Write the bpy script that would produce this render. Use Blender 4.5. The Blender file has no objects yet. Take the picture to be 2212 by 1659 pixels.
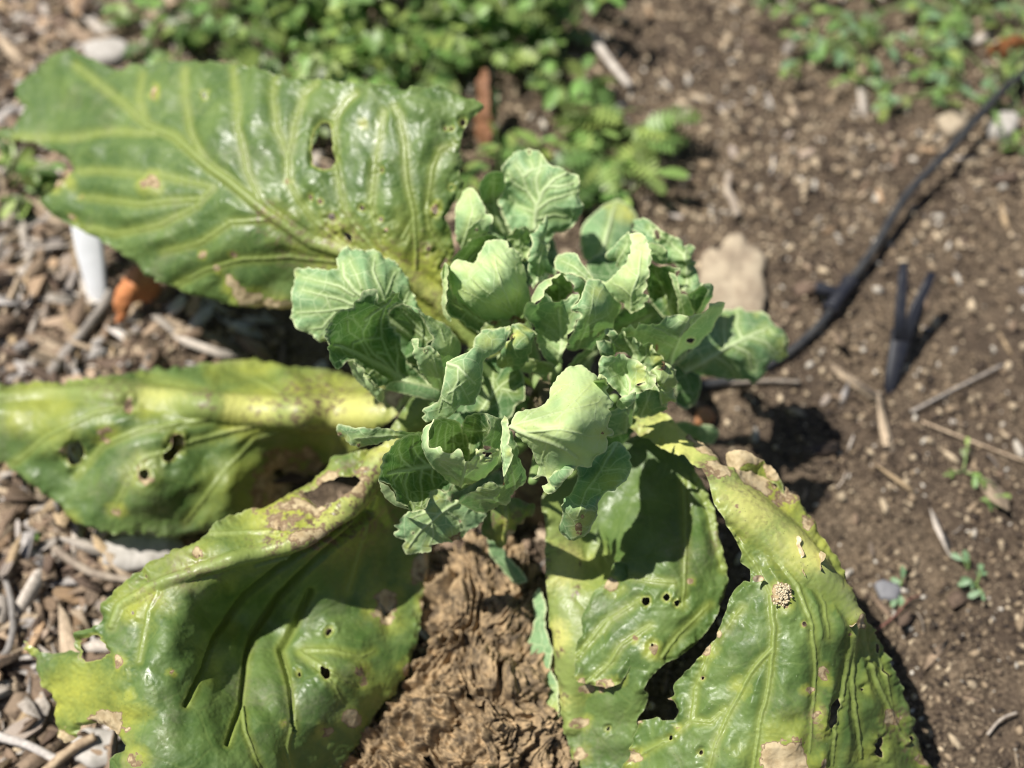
import bpy, bmesh, math, random
import numpy as np
from mathutils import Vector, Matrix, kdtree
from mathutils.geometry import delaunay_2d_cdt

random.seed(7)
RNG = np.random.RandomState(11)
SC = bpy.context.scene

# ------------------------------------------------------------------ camera
PITCH = math.radians(58.0)
HFOV = math.radians(45.0)
CAM = np.array([0.0, 0.0, 0.92])
cam_data = bpy.data.cameras.new('camera')
cam_data.sensor_width = 36.0
cam_data.lens = 18.0 / math.tan(HFOV / 2)
cam_data.clip_start = 0.02
cam_data.clip_end = 100.0
cam_data.dof.use_dof = True
cam_data.dof.focus_distance = 0.785
cam_data.dof.aperture_fstop = 2.6
cam_data.dof.aperture_blades = 0
cam = bpy.data.objects.new('camera', cam_data)
SC.collection.objects.link(cam)
cam.location = CAM
cam.rotation_euler = (math.pi / 2 - PITCH, 0, 0)
SC.camera = cam

# ------------------------------------------------------------------ light
SUN_EL = math.radians(61)
SHADOW_DIR = math.radians(-12)          # where shadows point, from +X towards +Y
sd = Vector((math.cos(SUN_EL) * math.cos(SHADOW_DIR), math.cos(SUN_EL) * math.sin(SHADOW_DIR), -math.sin(SUN_EL)))
sun_data = bpy.data.lights.new('sun', 'SUN')
sun_data.energy = 5.0
sun_data.angle = math.radians(0.53)
sun_data.color = (1.0, 0.955, 0.89)
sun = bpy.data.objects.new('sun', sun_data)
SC.collection.objects.link(sun)
sun.rotation_euler = sd.to_track_quat('-Z', 'Y').to_euler()
sun.location = (-1, -1, 3)
world = bpy.data.worlds.new('World')
SC.world = world
world.use_nodes = True
wn = world.node_tree
bg = wn.nodes['Background']
sky = wn.nodes.new('ShaderNodeTexSky')
sky.sky_type = 'NISHITA'
sky.sun_disc = False
sky.sun_elevation = SUN_EL
sky.sun_rotation = math.atan2(-sd.x, -sd.y)
wn.links.new(sky.outputs[0], bg.inputs['Color'])
bg.inputs['Strength'].default_value = 0.05
SC.view_settings.view_transform = 'Standard'
SC.view_settings.look = 'None'
SC.view_settings.exposure = 0.56
SC.view_settings.gamma = 1.0
SC.view_settings.use_curve_mapping = False
SC.cycles.use_denoising = True
SC.cycles.filter_width = 1.05
SC.cycles.max_bounces = 8
SC.cycles.transmission_bounces = 6
SC.cycles.sample_clamp_indirect = 6

# ------------------------------------------------------------------ measured bearings -> places
FPX = 1106.0 / math.tan(HFOV / 2)
SP, CP = math.sin(PITCH), math.cos(PITCH)
def place(x, y, h):
    """point at height h above the ground seen along the bearing (x, y) measured on the photograph"""
    x = np.asarray(x, float); y = np.asarray(y, float); h = np.asarray(h, float)
    dx = (x - 1106.0) / FPX; dy = -(y - 829.5) / FPX
    dz = -SP + dy * CP; yy = CP + dy * SP
    t = (CAM[2] - h) / (-dz)
    return np.stack([dx * t, yy * t, CAM[2] + dz * t], -1)
def bearing(P):
    P = np.asarray(P, float) - CAM
    fw = P[..., 1] * CP - P[..., 2] * SP
    up = P[..., 1] * SP + P[..., 2] * CP
    return 1106 + FPX * P[..., 0] / fw, 829.5 - FPX * up / fw

FR = {'5': (589.9, 304.2, 4), '6': (958.5, 304.2, 4), 'a': (589.9, 516.1, 4), 'b': (958.5, 553.0, 4),
      'c': (1253.5, 442.4, 4), 'd': (700.5, 829.5, 4), 'e': (1050.7, 792.6, 4),
      'p': (0, 0, 2), 'q': (1106, 0, 2), 'r': (0, 829.5, 2), 's': (1106, 829.5, 2), 'D': (0, 0, 1)}
def cv(f, pts):
    ox, oy, k = FR[f]
    a = np.array(pts, float).reshape(-1, len(pts[0])) if isinstance(pts[0], (tuple, list)) else np.array(pts, float).reshape(-1, 2)
    a = a.copy(); a[:, 0] = a[:, 0] / k + ox; a[:, 1] = a[:, 1] / k + oy
    return a

# ------------------------------------------------------------------ noise
_H = RNG.rand(64, 64, 64).astype(np.float32)
def vnoise(x, y, z=0.0):
    x, y, z = np.broadcast_arrays(np.asarray(x, float), np.asarray(y, float), np.asarray(z, float))
    xi, yi, zi = np.floor(x).astype(int), np.floor(y).astype(int), np.floor(z).astype(int)
    fx, fy, fz = x - xi, y - yi, z - zi
    fx = fx * fx * (3 - 2 * fx); fy = fy * fy * (3 - 2 * fy); fz = fz * fz * (3 - 2 * fz)
    r = 0
    for i in (0, 1):
        for j in (0, 1):
            for k in (0, 1):
                w = (fx if i else 1 - fx) * (fy if j else 1 - fy) * (fz if k else 1 - fz)
                r = r + w * _H[(xi + i) % 64, (yi + j) % 64, (zi + k) % 64]
    return r * 2 - 1
def fbm(x, y, z=0.0, o=3):
    r = 0; a = 1.0; t = 0
    for i in range(o):
        r = r + a * vnoise(x * 2 ** i + 7.3 * i, y * 2 ** i + 3.1 * i, z + 5.7 * i); t += a; a *= 0.5
    return r / t

# ------------------------------------------------------------------ naming helpers
COL = SC.collection
def tag(o, label=None, category=None, group=None, kind=None):
    if label: o['label'] = label
    if category: o['category'] = category
    if group: o['group'] = group
    if kind: o['kind'] = kind
    return o
def empty(name, loc):
    o = bpy.data.objects.new(name, None)
    o.empty_display_size = 0.02
    o.location = loc
    COL.objects.link(o)
    return o
def mesh_from(name, V, T, smooth=True):
    me = bpy.data.meshes.new(name)
    V = np.asarray(V, np.float32); T = np.asarray(T, np.int32)
    k = T.shape[1]
    me.vertices.add(len(V)); me.vertices.foreach_set('co', V.ravel())
    me.loops.add(T.size); me.loops.foreach_set('vertex_index', T.ravel())
    me.polygons.add(len(T)); me.polygons.foreach_set('loop_start', np.arange(0, T.size, k, dtype=np.int32))
    if smooth: me.polygons.foreach_set('use_smooth', np.ones(len(T), bool))
    me.update(calc_edges=True); me.validate()
    return me
def link(name, me, mat=None, parent=None, loc=None):
    o = bpy.data.objects.new(name, me)
    if mat is not None and not me.materials: me.materials.append(mat)
    COL.objects.link(o)
    if parent is not None: o.parent = parent
    if loc is not None: o.location = loc
    return o
def attr(me, name, arr):
    a = me.attributes.new(name, 'FLOAT_COLOR', 'POINT')
    a.data.foreach_set('color', np.asarray(arr, np.float32).ravel())

# ------------------------------------------------------------------ materials
class NT:
    def __init__(s, name):
        s.m = bpy.data.materials.new(name); s.m.use_nodes = True
        s.t = s.m.node_tree; s.t.nodes.clear()
        s.out = s.n('ShaderNodeOutputMaterial')
    def n(s, typ, **kw):
        nd = s.t.nodes.new(typ)
        for k, v in kw.items(): setattr(nd, k, v)
        return nd
    def l(s, a, b): s.t.links.new(a, b)
    def put(s, sock, v):
        if hasattr(v, 'is_output') or isinstance(v, bpy.types.NodeSocket): s.l(v, sock)
        else: sock.default_value = v
    def obj(s):
        return s.n('ShaderNodeTexCoord').outputs['Object']
    def noise(s, scale, detail=3, rough=0.55, vec=None, dist=0.0):
        nd = s.n('ShaderNodeTexNoise'); nd.inputs['Scale'].default_value = scale
        nd.inputs['Detail'].default_value = detail; nd.inputs['Roughness'].default_value = rough
        nd.inputs['Distortion'].default_value = dist
        s.l(vec if vec is not None else s.obj(), nd.inputs['Vector'])
        return nd.outputs['Fac']
    def voro(s, scale, feature='F1', vec=None, rnd=1.0, out='Distance'):
        nd = s.n('ShaderNodeTexVoronoi', feature=feature); nd.inputs['Scale'].default_value = scale
        nd.inputs['Randomness'].default_value = rnd
        s.l(vec if vec is not None else s.obj(), nd.inputs['Vector'])
        return nd.outputs[out]
    def ramp(s, f, a, b, lo=0.0, hi=1.0):
        nd = s.n('ShaderNodeMapRange', interpolation_type='SMOOTHSTEP')
        s.l(f, nd.inputs[0]); nd.inputs[1].default_value = a; nd.inputs[2].default_value = b
        nd.inputs[3].default_value = lo; nd.inputs[4].default_value = hi
        return nd.outputs[0]
    def mix(s, f, a, b, mode='MIX'):
        nd = s.n('ShaderNodeMix', data_type='RGBA', blend_type=mode)
        s.put(nd.inputs['Factor'], f)
        s.put(nd.inputs[6], a if not isinstance(a, tuple) else (*a, 1)[:4])
        s.put(nd.inputs[7], b if not isinstance(b, tuple) else (*b, 1)[:4])
        return nd.outputs[2]
    def math(s, op, a, b=0.0):
        nd = s.n('ShaderNodeMath', operation=op); s.put(nd.inputs[0], a); s.put(nd.inputs[1], b)
        return nd.outputs[0]
    def bump(s, h, strength=0.4, dist=0.001, normal=None):
        nd = s.n('ShaderNodeBump'); nd.inputs['Strength'].default_value = strength
        nd.inputs['Distance'].default_value = dist; s.l(h, nd.inputs['Height'])
        if normal is not None: s.l(normal, nd.inputs['Normal'])
        return nd.outputs[0]
    def bsdf(s, col, rough=0.5, spec=0.5, normal=None, sheen=0.0):
        nd = s.n('ShaderNodeBsdfPrincipled')
        s.put(nd.inputs['Base Color'], (*col, 1) if isinstance(col, tuple) else col)
        s.put(nd.inputs['Roughness'], rough)
        s.put(nd.inputs['Specular IOR Level'], spec)
        if sheen: nd.inputs['Sheen Weight'].default_value = sheen
        if normal is not None: s.l(normal, nd.inputs['Normal'])
        return nd.outputs[0]
    def done(s, sh):
        s.l(sh, s.out.inputs['Surface']); return s.m

def leaf_material(name, dark, mid, mid2, pale, vein, yellow, trans, rough, netscale, netamt, transf=0.3, spec=0.5, bumpd=0.0006):
    """pat = (vein, yellowing, dead tissue, distance-to-edge pale margin); tone = (wax bloom and painted shade, scars, -, -)"""
    t = NT(name)
    at = t.n('ShaderNodeAttribute', attribute_name='pat')
    sep = t.n('ShaderNodeSeparateColor'); t.l(at.outputs['Color'], sep.inputs[0])
    V_, Y_, D_ = sep.outputs; E_ = at.outputs['Alpha']
    at2 = t.n('ShaderNodeAttribute', attribute_name='tone')
    sep2 = t.n('ShaderNodeSeparateColor'); t.l(at2.outputs['Color'], sep2.inputs[0])
    W_ = sep2.outputs[0]; S_ = sep2.outputs[1]
    n1 = t.noise(28, 4); n2 = t.noise(160, 3)
    c = t.mix(t.ramp(n1, .35, .68), dark, mid)
    c = t.mix(t.math('MULTIPLY', t.ramp(n2, .45, .75), .35), c, mid)
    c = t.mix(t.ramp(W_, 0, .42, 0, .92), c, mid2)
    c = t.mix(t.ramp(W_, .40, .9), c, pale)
    c = t.mix(t.math('MULTIPLY', Y_, t.ramp(t.noise(60, 4), .2, .6, .65, 1.0)), c, yellow)
    # net of fine veins
    warp = t.n('ShaderNodeVectorMath', operation='ADD')
    nz = t.n('ShaderNodeTexNoise'); nz.inputs['Scale'].default_value = 60
    t.l(t.obj(), nz.inputs['Vector'])
    sc = t.n('ShaderNodeVectorMath', operation='SCALE'); sc.inputs['Scale'].default_value = 0.006
    t.l(nz.outputs['Color'], sc.inputs[0]); t.l(sc.outputs[0], warp.inputs[0]); t.l(t.obj(), warp.inputs[1])
    e1 = t.voro(netscale, 'DISTANCE_TO_EDGE', warp.outputs[0])
    e2 = t.voro(netscale * 3.1, 'DISTANCE_TO_EDGE', warp.outputs[0])
    net1 = t.ramp(e1, .008, .045, 1, 0); net2 = t.ramp(e2, .015, .10, 1, 0)
    net = t.math('MAXIMUM', t.math('MULTIPLY', net1, netamt), t.math('MULTIPLY', net2, netamt * .35))
    c = t.mix(net, c, vein)
    c = t.mix(V_, c, t.mix(t.ramp(Y_, .3, .9), vein, (.60, .60, .19)))
    c = t.mix(t.math('MULTIPLY', E_, .75), c, (vein[0] * .4 + .46, vein[1] * .4 + .46, vein[2] * .4 + .26))
    # dust and splashed soil on the old blades
    if rough < .5:
        du = t.math('MULTIPLY', t.ramp(t.noise(17, 6, .72), .50, .72), t.ramp(t.noise(260, 3, .7), .35, .65, .12, .42))
        c = t.mix(du, c, (.28, .27, .18))
    # small pale and dark specks
    sp = t.voro(330, 'F1'); spn = t.noise(45, 2)
    spm = t.math('MULTIPLY', t.ramp(sp, .05, .16, 1, 0), t.ramp(spn, .5, .62))
    c = t.mix(t.math('MULTIPLY', spm, .75), c, (.06, .05, .02))
    sp2 = t.voro(240, 'F1', t.n('ShaderNodeTexCoord').outputs['Object'])
    spm2 = t.math('MULTIPLY', t.ramp(sp2, .04, .13, 1, 0), t.ramp(t.noise(30, 2, vec=None), .52, .6))
    c = t.mix(t.math('MULTIPLY', spm2, .6), c, (.42, .46, .28))
    # scars: purplish brown flecks
    sc_n = t.noise(190, 4, .65)
    c = t.mix(t.math('MULTIPLY', S_, t.ramp(sc_n, .46, .62)), c, (.16, .10, .07))
    # dead tissue
    dn = t.noise(120, 5, .65)
    dcol = t.mix(t.ramp(dn, .35, .7), (.58, .47, .28), (.40, .30, .16))
    dn2 = t.noise(70, 4, .6)
    ds = t.math('ADD', D_, t.math('MULTIPLY', t.math('SUBTRACT', dn2, .5), 1.7))
    dm = t.ramp(ds, .44, .56)
    rim = t.math('MULTIPLY', t.ramp(ds, .44, .54), t.ramp(ds, .58, .72, 1, 0))
    dcol = t.mix(t.math('MULTIPLY', rim, .75), dcol, (.15, .085, .045))
    dm = t.math('MULTIPLY', dm, t.ramp(D_, .02, .12))
    c = t.mix(dm, c, dcol)
    hgt = t.math('ADD', t.math('MULTIPLY', t.noise(420, 3), .35), t.math('MULTIPLY', net, -.9 if netamt < .3 else .5))
    hgt = t.math('ADD', hgt, t.math('MULTIPLY', t.noise(95, 2), .7))
    nrm = t.bump(hgt, .55, bumpd)
    r = t.math('ADD', t.ramp(t.noise(70, 5, .7), .3, .7, rough - .12, rough + .16), t.math('MULTIPLY', dm, .35))
    p = t.bsdf(c, r, spec, nrm)
    tr = t.n('ShaderNodeBsdfTranslucent')
    t.l(t.mix(dm, t.mix(.35, trans, c), (.22, .12, .05)), tr.inputs['Color'])
    ms = t.n('ShaderNodeMixShader'); ms.inputs[0].default_value = transf
    t.l(p, ms.inputs[1]); t.l(tr.outputs[0], ms.inputs[2])
    return t.done(ms.outputs[0])

M_OLD = leaf_material('old_leaf', (.072, .132, .030), (.140, .212, .056), (.2, .3, .1), (.22, .34, .20), (.25, .32, .09), (.50, .51, .08),
                      (.15, .26, .02), .46, 30, .16, .22, .5, .0009)
M_YOUNG = leaf_material('young_leaf', (.048, .115, .036), (.085, .175, .05), (.25, .405, .19), (.57, .72, .32), (.60, .71, .40), (.58, .60, .15),  # dark greens lowered so low-wax patches also carry painted shade
                        (.16, .38, .06), .55, 62, .42, .27, .30, .0005)
M_WEED = leaf_material('weed_leaf', (.07, .19, .03), (.12, .28, .05), (.2,.3,.1), (.26, .42, .20), (.2, .36, .12), (.35, .42, .1),
                       (.16, .38, .03), .5, 50, .1, .35)

def simple(name, c1, c2, scale=80, rough=.7, spec=.3, bumpd=.001, rnd=False, stretch=None):
    t = NT(name); vec = t.obj()
    if stretch:
        mp = t.n('ShaderNodeMapping'); mp.inputs['Scale'].default_value = stretch
        t.l(vec, mp.inputs['Vector']); vec = mp.outputs[0]
    n = t.noise(scale, 5, .62, vec)
    c = t.mix(t.ramp(n, .3, .7), c1, c2)
    if rnd:
        oi = t.n('ShaderNodeObjectInfo')
        hs = t.n('ShaderNodeHueSaturation')
        t.l(t.ramp(oi.outputs['Random'], 0, 1, .55, 1.35), hs.inputs['Value'])
        r2 = t.n('ShaderNodeMath', operation='FRACT'); t.l(t.math('MULTIPLY', oi.outputs['Random'], 17.3), r2.inputs[0])
        t.l(t.ramp(r2.outputs[0], 0, 1, .3, 1.1), hs.inputs['Saturation'])
        t.l(c, hs.inputs['Color']); c = hs.outputs[0]
    return t.done(t.bsdf(c, rough, spec, t.bump(n, .6, bumpd)))
M_WOOD = simple('weathered_wood', (.42, .30, .19), (.22, .15, .10), 120, .8, .2, .0008, True, (1, 5, 5))
M_STRAW = simple('straw', (.48, .37, .24), (.28, .20, .13), 150, .75, .25, .0005, True)
M_STONE = simple('pale_stone', (.45, .42, .38), (.27, .25, .22), 70, .8, .3)
M_BLOCK = simple('tan_block', (.42, .35, .25), (.24, .19, .135), 60, .9, .2, .002)
M_DRYRUST = simple('rust_dry_leaf', (.24, .11, .055), (.14, .07, .035), 70, .7, .3, .001)
M_DRYORANGE = simple('orange_dry_leaf', (.55, .22, .08), (.33, .12, .05), 70, .6, .35, .001)
M_DRIED = simple('dried_leaf', (.38, .27, .15), (.07, .052, .034), 110, .75, .25, .0012)
M_RUBBER = simple('black_rubber', (.014, .016, .020), (.045, .044, .042), 90, .5, .5, .0002)
M_STAKE = simple('dark_plastic', (.010, .011, .018), (.018, .019, .024), 90, .48, .5, .0002)
M_LABEL = simple('white_plastic', (.74, .75, .76), (.66, .67, .68), 60, .45, .5, .0002)
M_STEM = simple('woody_stem', (.20, .17, .09), (.07, .05, .035), 90, .7, .3, .0015)
M_GSTEM = simple('green_stem', (.17, .27, .08), (.25, .32, .13), 90, .5, .4, .0005)
M_EGG = simple('cream_eggs', (.56, .48, .32), (.42, .34, .21), 300, .55, .4, .0002)
M_PAPER = simple('papery_peel', (.62, .52, .36), (.40, .29, .17), 200, .6, .3, .0003)

# ------------------------------------------------------------------ leaf surfaces
def smooth_loop(P, step, teeth=0.0, seed=0, corner=False):
    n = len(P); out = []
    for i in range(n):
        p0, p1, p2, p3 = P[i - 1], P[i], P[(i + 1) % n], P[(i + 2) % n]
        m = max(1, int(np.hypot(*(p2 - p1)) / step))
        for k in range(m):
            u = k / m
            cr = 0.5 * ((2 * p1) + (-p0 + p2) * u + (2 * p0 - 5 * p1 + 4 * p2 - p3) * u * u + (-p0 + 3 * p1 - 3 * p2 + p3) * u ** 3)
            out.append(cr * .6 + (p1 * (1 - u) + p2 * u) * .4)
    Q = np.array(out)
    if teeth > 0:
        T = np.roll(Q, -1, 0) - np.roll(Q, 1, 0); T /= (np.linalg.norm(T, axis=1)[:, None] + 1e-9)
        s = np.concatenate([[0], np.cumsum(np.linalg.norm(np.diff(Q, axis=0), axis=1))])
        d = vnoise(s / 9, seed * 3.3, .5) * .6 + vnoise(s / 4.2, seed * 1.7, 8.5) * .55 + vnoise(s / 24, seed * 1.1, 3.5) * .5
        Q = Q + np.stack([-T[:, 1], T[:, 0]], -1) * (d * teeth)[:, None]
    return Q
def inside(P, x, y):
    r = np.zeros(len(x), bool); n = len(P)
    for i in range(n):
        x1, y1 = P[i]; x2, y2 = P[(i + 1) % n]
        if y1 == y2: continue
        c = ((y1 > y) != (y2 > y))
        r ^= c & (x < (x2 - x1) * (y - y1) / (y2 - y1) + x1)
    return r
def tps(C, Hh, X, lam=1.0):
    C = C / 100.0; X = X / 100.0; n = len(C)
    def U(a, b):
        d2 = ((a[:, None, :] - b[None]) ** 2).sum(-1)
        return 0.5 * d2 * np.log(d2 + 1e-9)
    A = np.zeros((n + 3, n + 3)); A[:n, :n] = U(C, C) + np.eye(n) * lam * 1e-3
    A[:n, n] = 1; A[:n, n + 1:] = C; A[n, :n] = 1; A[n + 1:, :n] = C.T
    w = np.linalg.solve(A, np.concatenate([Hh, [0, 0, 0]]))
    out = np.empty(len(X))
    for i in range(0, len(X), 20000):
        s = X[i:i + 20000]
        out[i:i + 20000] = U(s, C) @ w[:n] + w[n] + s @ w[n + 1:]
    return out
def near(tree, X):
    d = np.empty(len(X)); ix = np.empty(len(X), int)
    f = tree.find
    for i, (a, b) in enumerate(X):
        r = f((a, b, 0)); d[i] = r[2]; ix[i] = r[1]
    return d, ix

_leafn = [0]
def patch(f, outline, heights, holes=(), veins=(), spots=(), yel=(), scars=(), step=3.0, teeth=1.2, pucker=0.0008, ruffle=0.002,
          rufw=14, rib=0.5, wax=0.0, hs=1.0, fine=.0004, yel0=0.0, edge=.8, edgew=2.2, dead0=0.0, lam=1.0, fold=0.0, foldl=40, folda=0.0, fold_w=0.0):
    _leafn[0] += 1; seed = _leafn[0]
    O = smooth_loop(cv(f, outline), step * .8, teeth, seed)
    k = FR[f][2]
    HL = []
    for h in holes:
        if len(h) == 3 and not isinstance(h[0], tuple):
            x, y, r = h; x = x / k + FR[f][0]; y = y / k + FR[f][1]; r = r / k
            m = max(7, int(6.3 * r / 1.6)); a = np.arange(m) / m * 2 * math.pi
            rr = r * (1 + .28 * vnoise(np.cos(a) * 1.3 + 9, np.sin(a) * 1.3 + seed + x, .5))
            HL.append(np.stack([x + np.cos(a) * rr, y + np.sin(a) * rr * 1.1], -1))
        else:
            HL.append(smooth_loop(cv(f, list(h)), min(2.0, step), min(.9, teeth), seed + 50))
    x0, y0 = O.min(0); x1, y1 = O.max(0)
    gx, gy = np.meshgrid(np.arange(x0, x1, step), np.arange(y0, y1, step * .87))
    gx = gx + (np.arange(gx.shape[0]) % 2)[:, None] * step * .5
    X = np.stack([gx.ravel(), gy.ravel()], -1)
    X += RNG.uniform(-.12, .12, X.shape) * step
    keep = inside(O, X[:, 0], X[:, 1])
    X = X[keep]
    for h in HL: X = X[~inside(h, X[:, 0], X[:, 1])]
    B = np.concatenate([O] + HL)
    kt = kdtree.KDTree(len(B))
    for i, b in enumerate(B): kt.insert((b[0], b[1], 0), i)
    kt.balance()
    de, _ = near(kt, X)
    X = X[de > step * .45]
    pts = np.concatenate([B, X])
    E = []; o = 0
    for L in [O] + HL:
        n = len(L); E += [(o + i, o + (i + 1) % n) for i in range(n)]; o += n
    r = delaunay_2d_cdt([Vector(p) for p in pts], E, [], 0, 1e-4, True)
    P = np.array([tuple(v) for v in r[0]]); T = np.array([list(t) for t in r[2] if len(t) == 3], int)
    cc = P[T].mean(1)
    ok = inside(O, cc[:, 0], cc[:, 1])
    for h in HL: ok &= ~inside(h, cc[:, 0], cc[:, 1])
    T = T[ok]
    used = np.unique(T); mp = -np.ones(len(P), int); mp[used] = np.arange(len(used))
    P = P[used]; T = mp[T]
    a, b, c = P[T[:, 0]], P[T[:, 1]], P[T[:, 2]]
    s = (b[:, 0] - a[:, 0]) * (c[:, 1] - a[:, 1]) - (b[:, 1] - a[:, 1]) * (c[:, 0] - a[:, 0])
    T[s > 0] = T[s > 0][:, ::-1]
    # base height field
    C = np.array(heights, float); Cx = cv(f, [tuple(q[:2]) for q in heights]); Hh = .2 + (C[:, 2] - .2) * hs
    h = tps(Cx, Hh, P, lam)
    lo, hi = Hh.min(), Hh.max()
    h = np.clip(h, lo - .018, hi + .018)
    # distances
    de, _ = near(kt, P)
    vein = np.zeros(len(P)); dv = np.full(len(P), 60.0); ribh = np.zeros(len(P))
    if veins:
        dv = np.full(len(P), 99.0)
        for vq in veins:
            w0, w1, pl = vq[:3]; rs = vq[3] if len(vq) > 3 else 1.0
            L = cv(f, pl); vp = []; vw = []
            for i in range(len(L) - 1):
                m = max(1, int(np.hypot(*(L[i + 1] - L[i])) / 2.5))
                for q in range(m):
                    u = q / m; tt = (i + u) / (len(L) - 1)
                    pq = L[i] * (1 - u) + L[i + 1] * u
                    pq = pq + np.array([vnoise(pq[1] / 23, seed, 1.5), vnoise(pq[0] / 23, seed, 4.5)]) * 1.6
                    vp.append(pq); vw.append(w0 * (1 - tt) + w1 * tt)
            vp = np.array(vp); vw = np.array(vw); mw = vw.max() + 45
            sel = np.where((P[:, 0] > vp[:, 0].min() - mw) & (P[:, 0] < vp[:, 0].max() + mw) & (P[:, 1] > vp[:, 1].min() - mw) & (P[:, 1] < vp[:, 1].max() + mw))[0]
            if not len(sel): continue
            D2 = (P[sel, 0][:, None] - vp[None, :, 0]) ** 2 + (P[sel, 1][:, None] - vp[None, :, 1]) ** 2
            iv = D2.argmin(1); dd_ = np.sqrt(D2[np.arange(len(sel)), iv]); w = vw[iv] / 2 + .6
            # widths averaged over the neighbourhood so that a bend leaves no steps
            wt = 1 / (D2 + 30.0) ** 2; w = (wt * vw[None]).sum(1) / wt.sum(1) / 2 + .6
            vv_ = np.clip(1.25 - dd_ / w, 0, 1) ** .8 * np.clip(.45 + w / 8, 0, .85)
            vein[sel] = np.maximum(vein[sel], vv_)
            rh = np.clip(1 - (dd_ / (w * 1.3)) ** 2, 0, 1) ** 1.2 * np.minimum(w, 26) * .00030 * rib * rs
            ribh[sel] = np.where(np.abs(rh) > np.abs(ribh[sel]), rh, ribh[sel])
            dv[sel] = np.minimum(dv[sel], np.maximum(dd_ - w * .6, 0))
    V = place(P[:, 0], P[:, 1], h)
    tv = V[T]; fn = np.cross(tv[:, 1] - tv[:, 0], tv[:, 2] - tv[:, 0])
    N = np.zeros_like(V)
    for q in range(3): np.add.at(N, T[:, q], fn)
    N /= (np.linalg.norm(N, axis=1)[:, None] + 1e-12)
    bul = 1 - np.exp(-(dv / 20.0) ** 2)
    pz = .5 + .75 * vnoise(P[:, 0] / 40, P[:, 1] / 40, seed) + .16 * vnoise(P[:, 0] / 19, P[:, 1] / 19, seed + 3)
    wide = np.clip(1 - vein * 2, 0, 1)
    d = pucker * bul * (pz + .2) * np.clip(de / 10, 0, 1) * wide
    d += ribh
    d += ruffle * np.exp(-de / rufw) * (vnoise(P[:, 0] / 19, P[:, 1] / 19, seed + .5) + .5 * vnoise(P[:, 0] / 8, P[:, 1] / 8, seed + 9.5))
    d += fine * vnoise(P[:, 0] / 6, P[:, 1] / 6, seed + 5.5)
    if folda:
        ca, sa = math.cos(fold), math.sin(fold)
        wx = fold_w * fbm(P[:, 0] / 70, P[:, 1] / 70, seed + 2.2, 2); wy = fold_w * fbm(P[:, 0] / 70, P[:, 1] / 70, seed + 8.2, 2)
        u = (P[:, 0] + wx) * ca + (P[:, 1] + wy) * sa; vv = -(P[:, 0] + wx) * sa + (P[:, 1] + wy) * ca
        d += folda * (1 - np.abs(fbm(vv / foldl, u / (foldl * 4), seed, 3)) * 2.2)
    V = V + N * d[:, None]
    pat = np.zeros((len(P), 4)); tone = np.zeros((len(P), 4)); tone[:, 3] = 1
    pat[:, 0] = vein
    yy = np.full(len(P), yel0); dd = np.full(len(P), dead0); ss = np.zeros(len(P))
    def blob(arr, L, soft):
        for q in L:
            x, y, rr = q[:3]; am = q[3] if len(q) > 3 else 1.0; asp = q[4] if len(q) > 4 else 1.0
            x = x / k + FR[f][0]; y = y / k + FR[f][1]; rr = rr / k
            e = np.hypot((P[:, 0] - x) / asp, P[:, 1] - y) / rr + .45 * vnoise(P[:, 0] / (rr * .7 + 3), P[:, 1] / (rr * .7 + 3), x * .37) + .2 * vnoise(P[:, 0] / 4.5, P[:, 1] / 4.5, y)
            arr[:] = np.maximum(arr, am * np.clip((1.35 - e) / soft, 0, 1))
    blob(yy, [(q[0], q[1], q[2] * 1.7, .55) + tuple(q[4:5] if len(q) > 4 else ()) for q in spots], 1.0)
    blob(yy, yel, 1.2); blob(dd, spots, .45); blob(ss, scars, .8)
    if HL:
        hk = np.concatenate(HL); ht = kdtree.KDTree(len(hk))
        for i, q in enumerate(hk): ht.insert((q[0], q[1], 0), i)
        ht.balance(); dh, _ = near(ht, P)
        yy = np.maximum(yy, np.clip(1 - dh / 7, 0, 1) * .5)
        dd = np.maximum(dd, np.clip(1.1 - dh / 2.2, 0, 1) * .5)
    yy = np.maximum(yy, np.clip(1 - dv / 16.0, 0, 1) * .28) if veins else yy
    pat[:, 1] = yy; pat[:, 2] = dd; pat[:, 3] = np.clip(1.2 - de / edgew, 0, 1) * edge
    tone[:, 0] = wax * (.75 + .25 * vnoise(P[:, 0] / 30, P[:, 1] / 30, seed)); tone[:, 1] = ss  # pale wax of the blade; low values also paint in shade
    return V, T, pat, tone

def leaf(parent, mat, patches, name='leaf', label=None):
    VV, TT, PP, TO = [], [], [], []; o = 0
    for (V, T, p, t) in patches:
        VV.append(V); TT.append(T + o); PP.append(p); TO.append(t); o += len(V)
    V = np.concatenate(VV)
    if parent is not None: V = V - np.array(parent.location)
    me = mesh_from(name, V, np.concatenate(TT))
    attr(me, 'pat', np.concatenate(PP)); attr(me, 'tone', np.concatenate(TO))
    ob = link(name, me, mat, parent)
    if label: ob['label'] = label
    return ob
# ================================================================== the cabbage
HUB = place(1180, 905, .13)
cabbage = empty('cabbage_plant', (float(HUB[0]), float(HUB[1]), 0.0))
tag(cabbage, 'bolting cabbage with big tattered outer leaves and a cluster of small pale green heads', 'cabbage')

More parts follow.
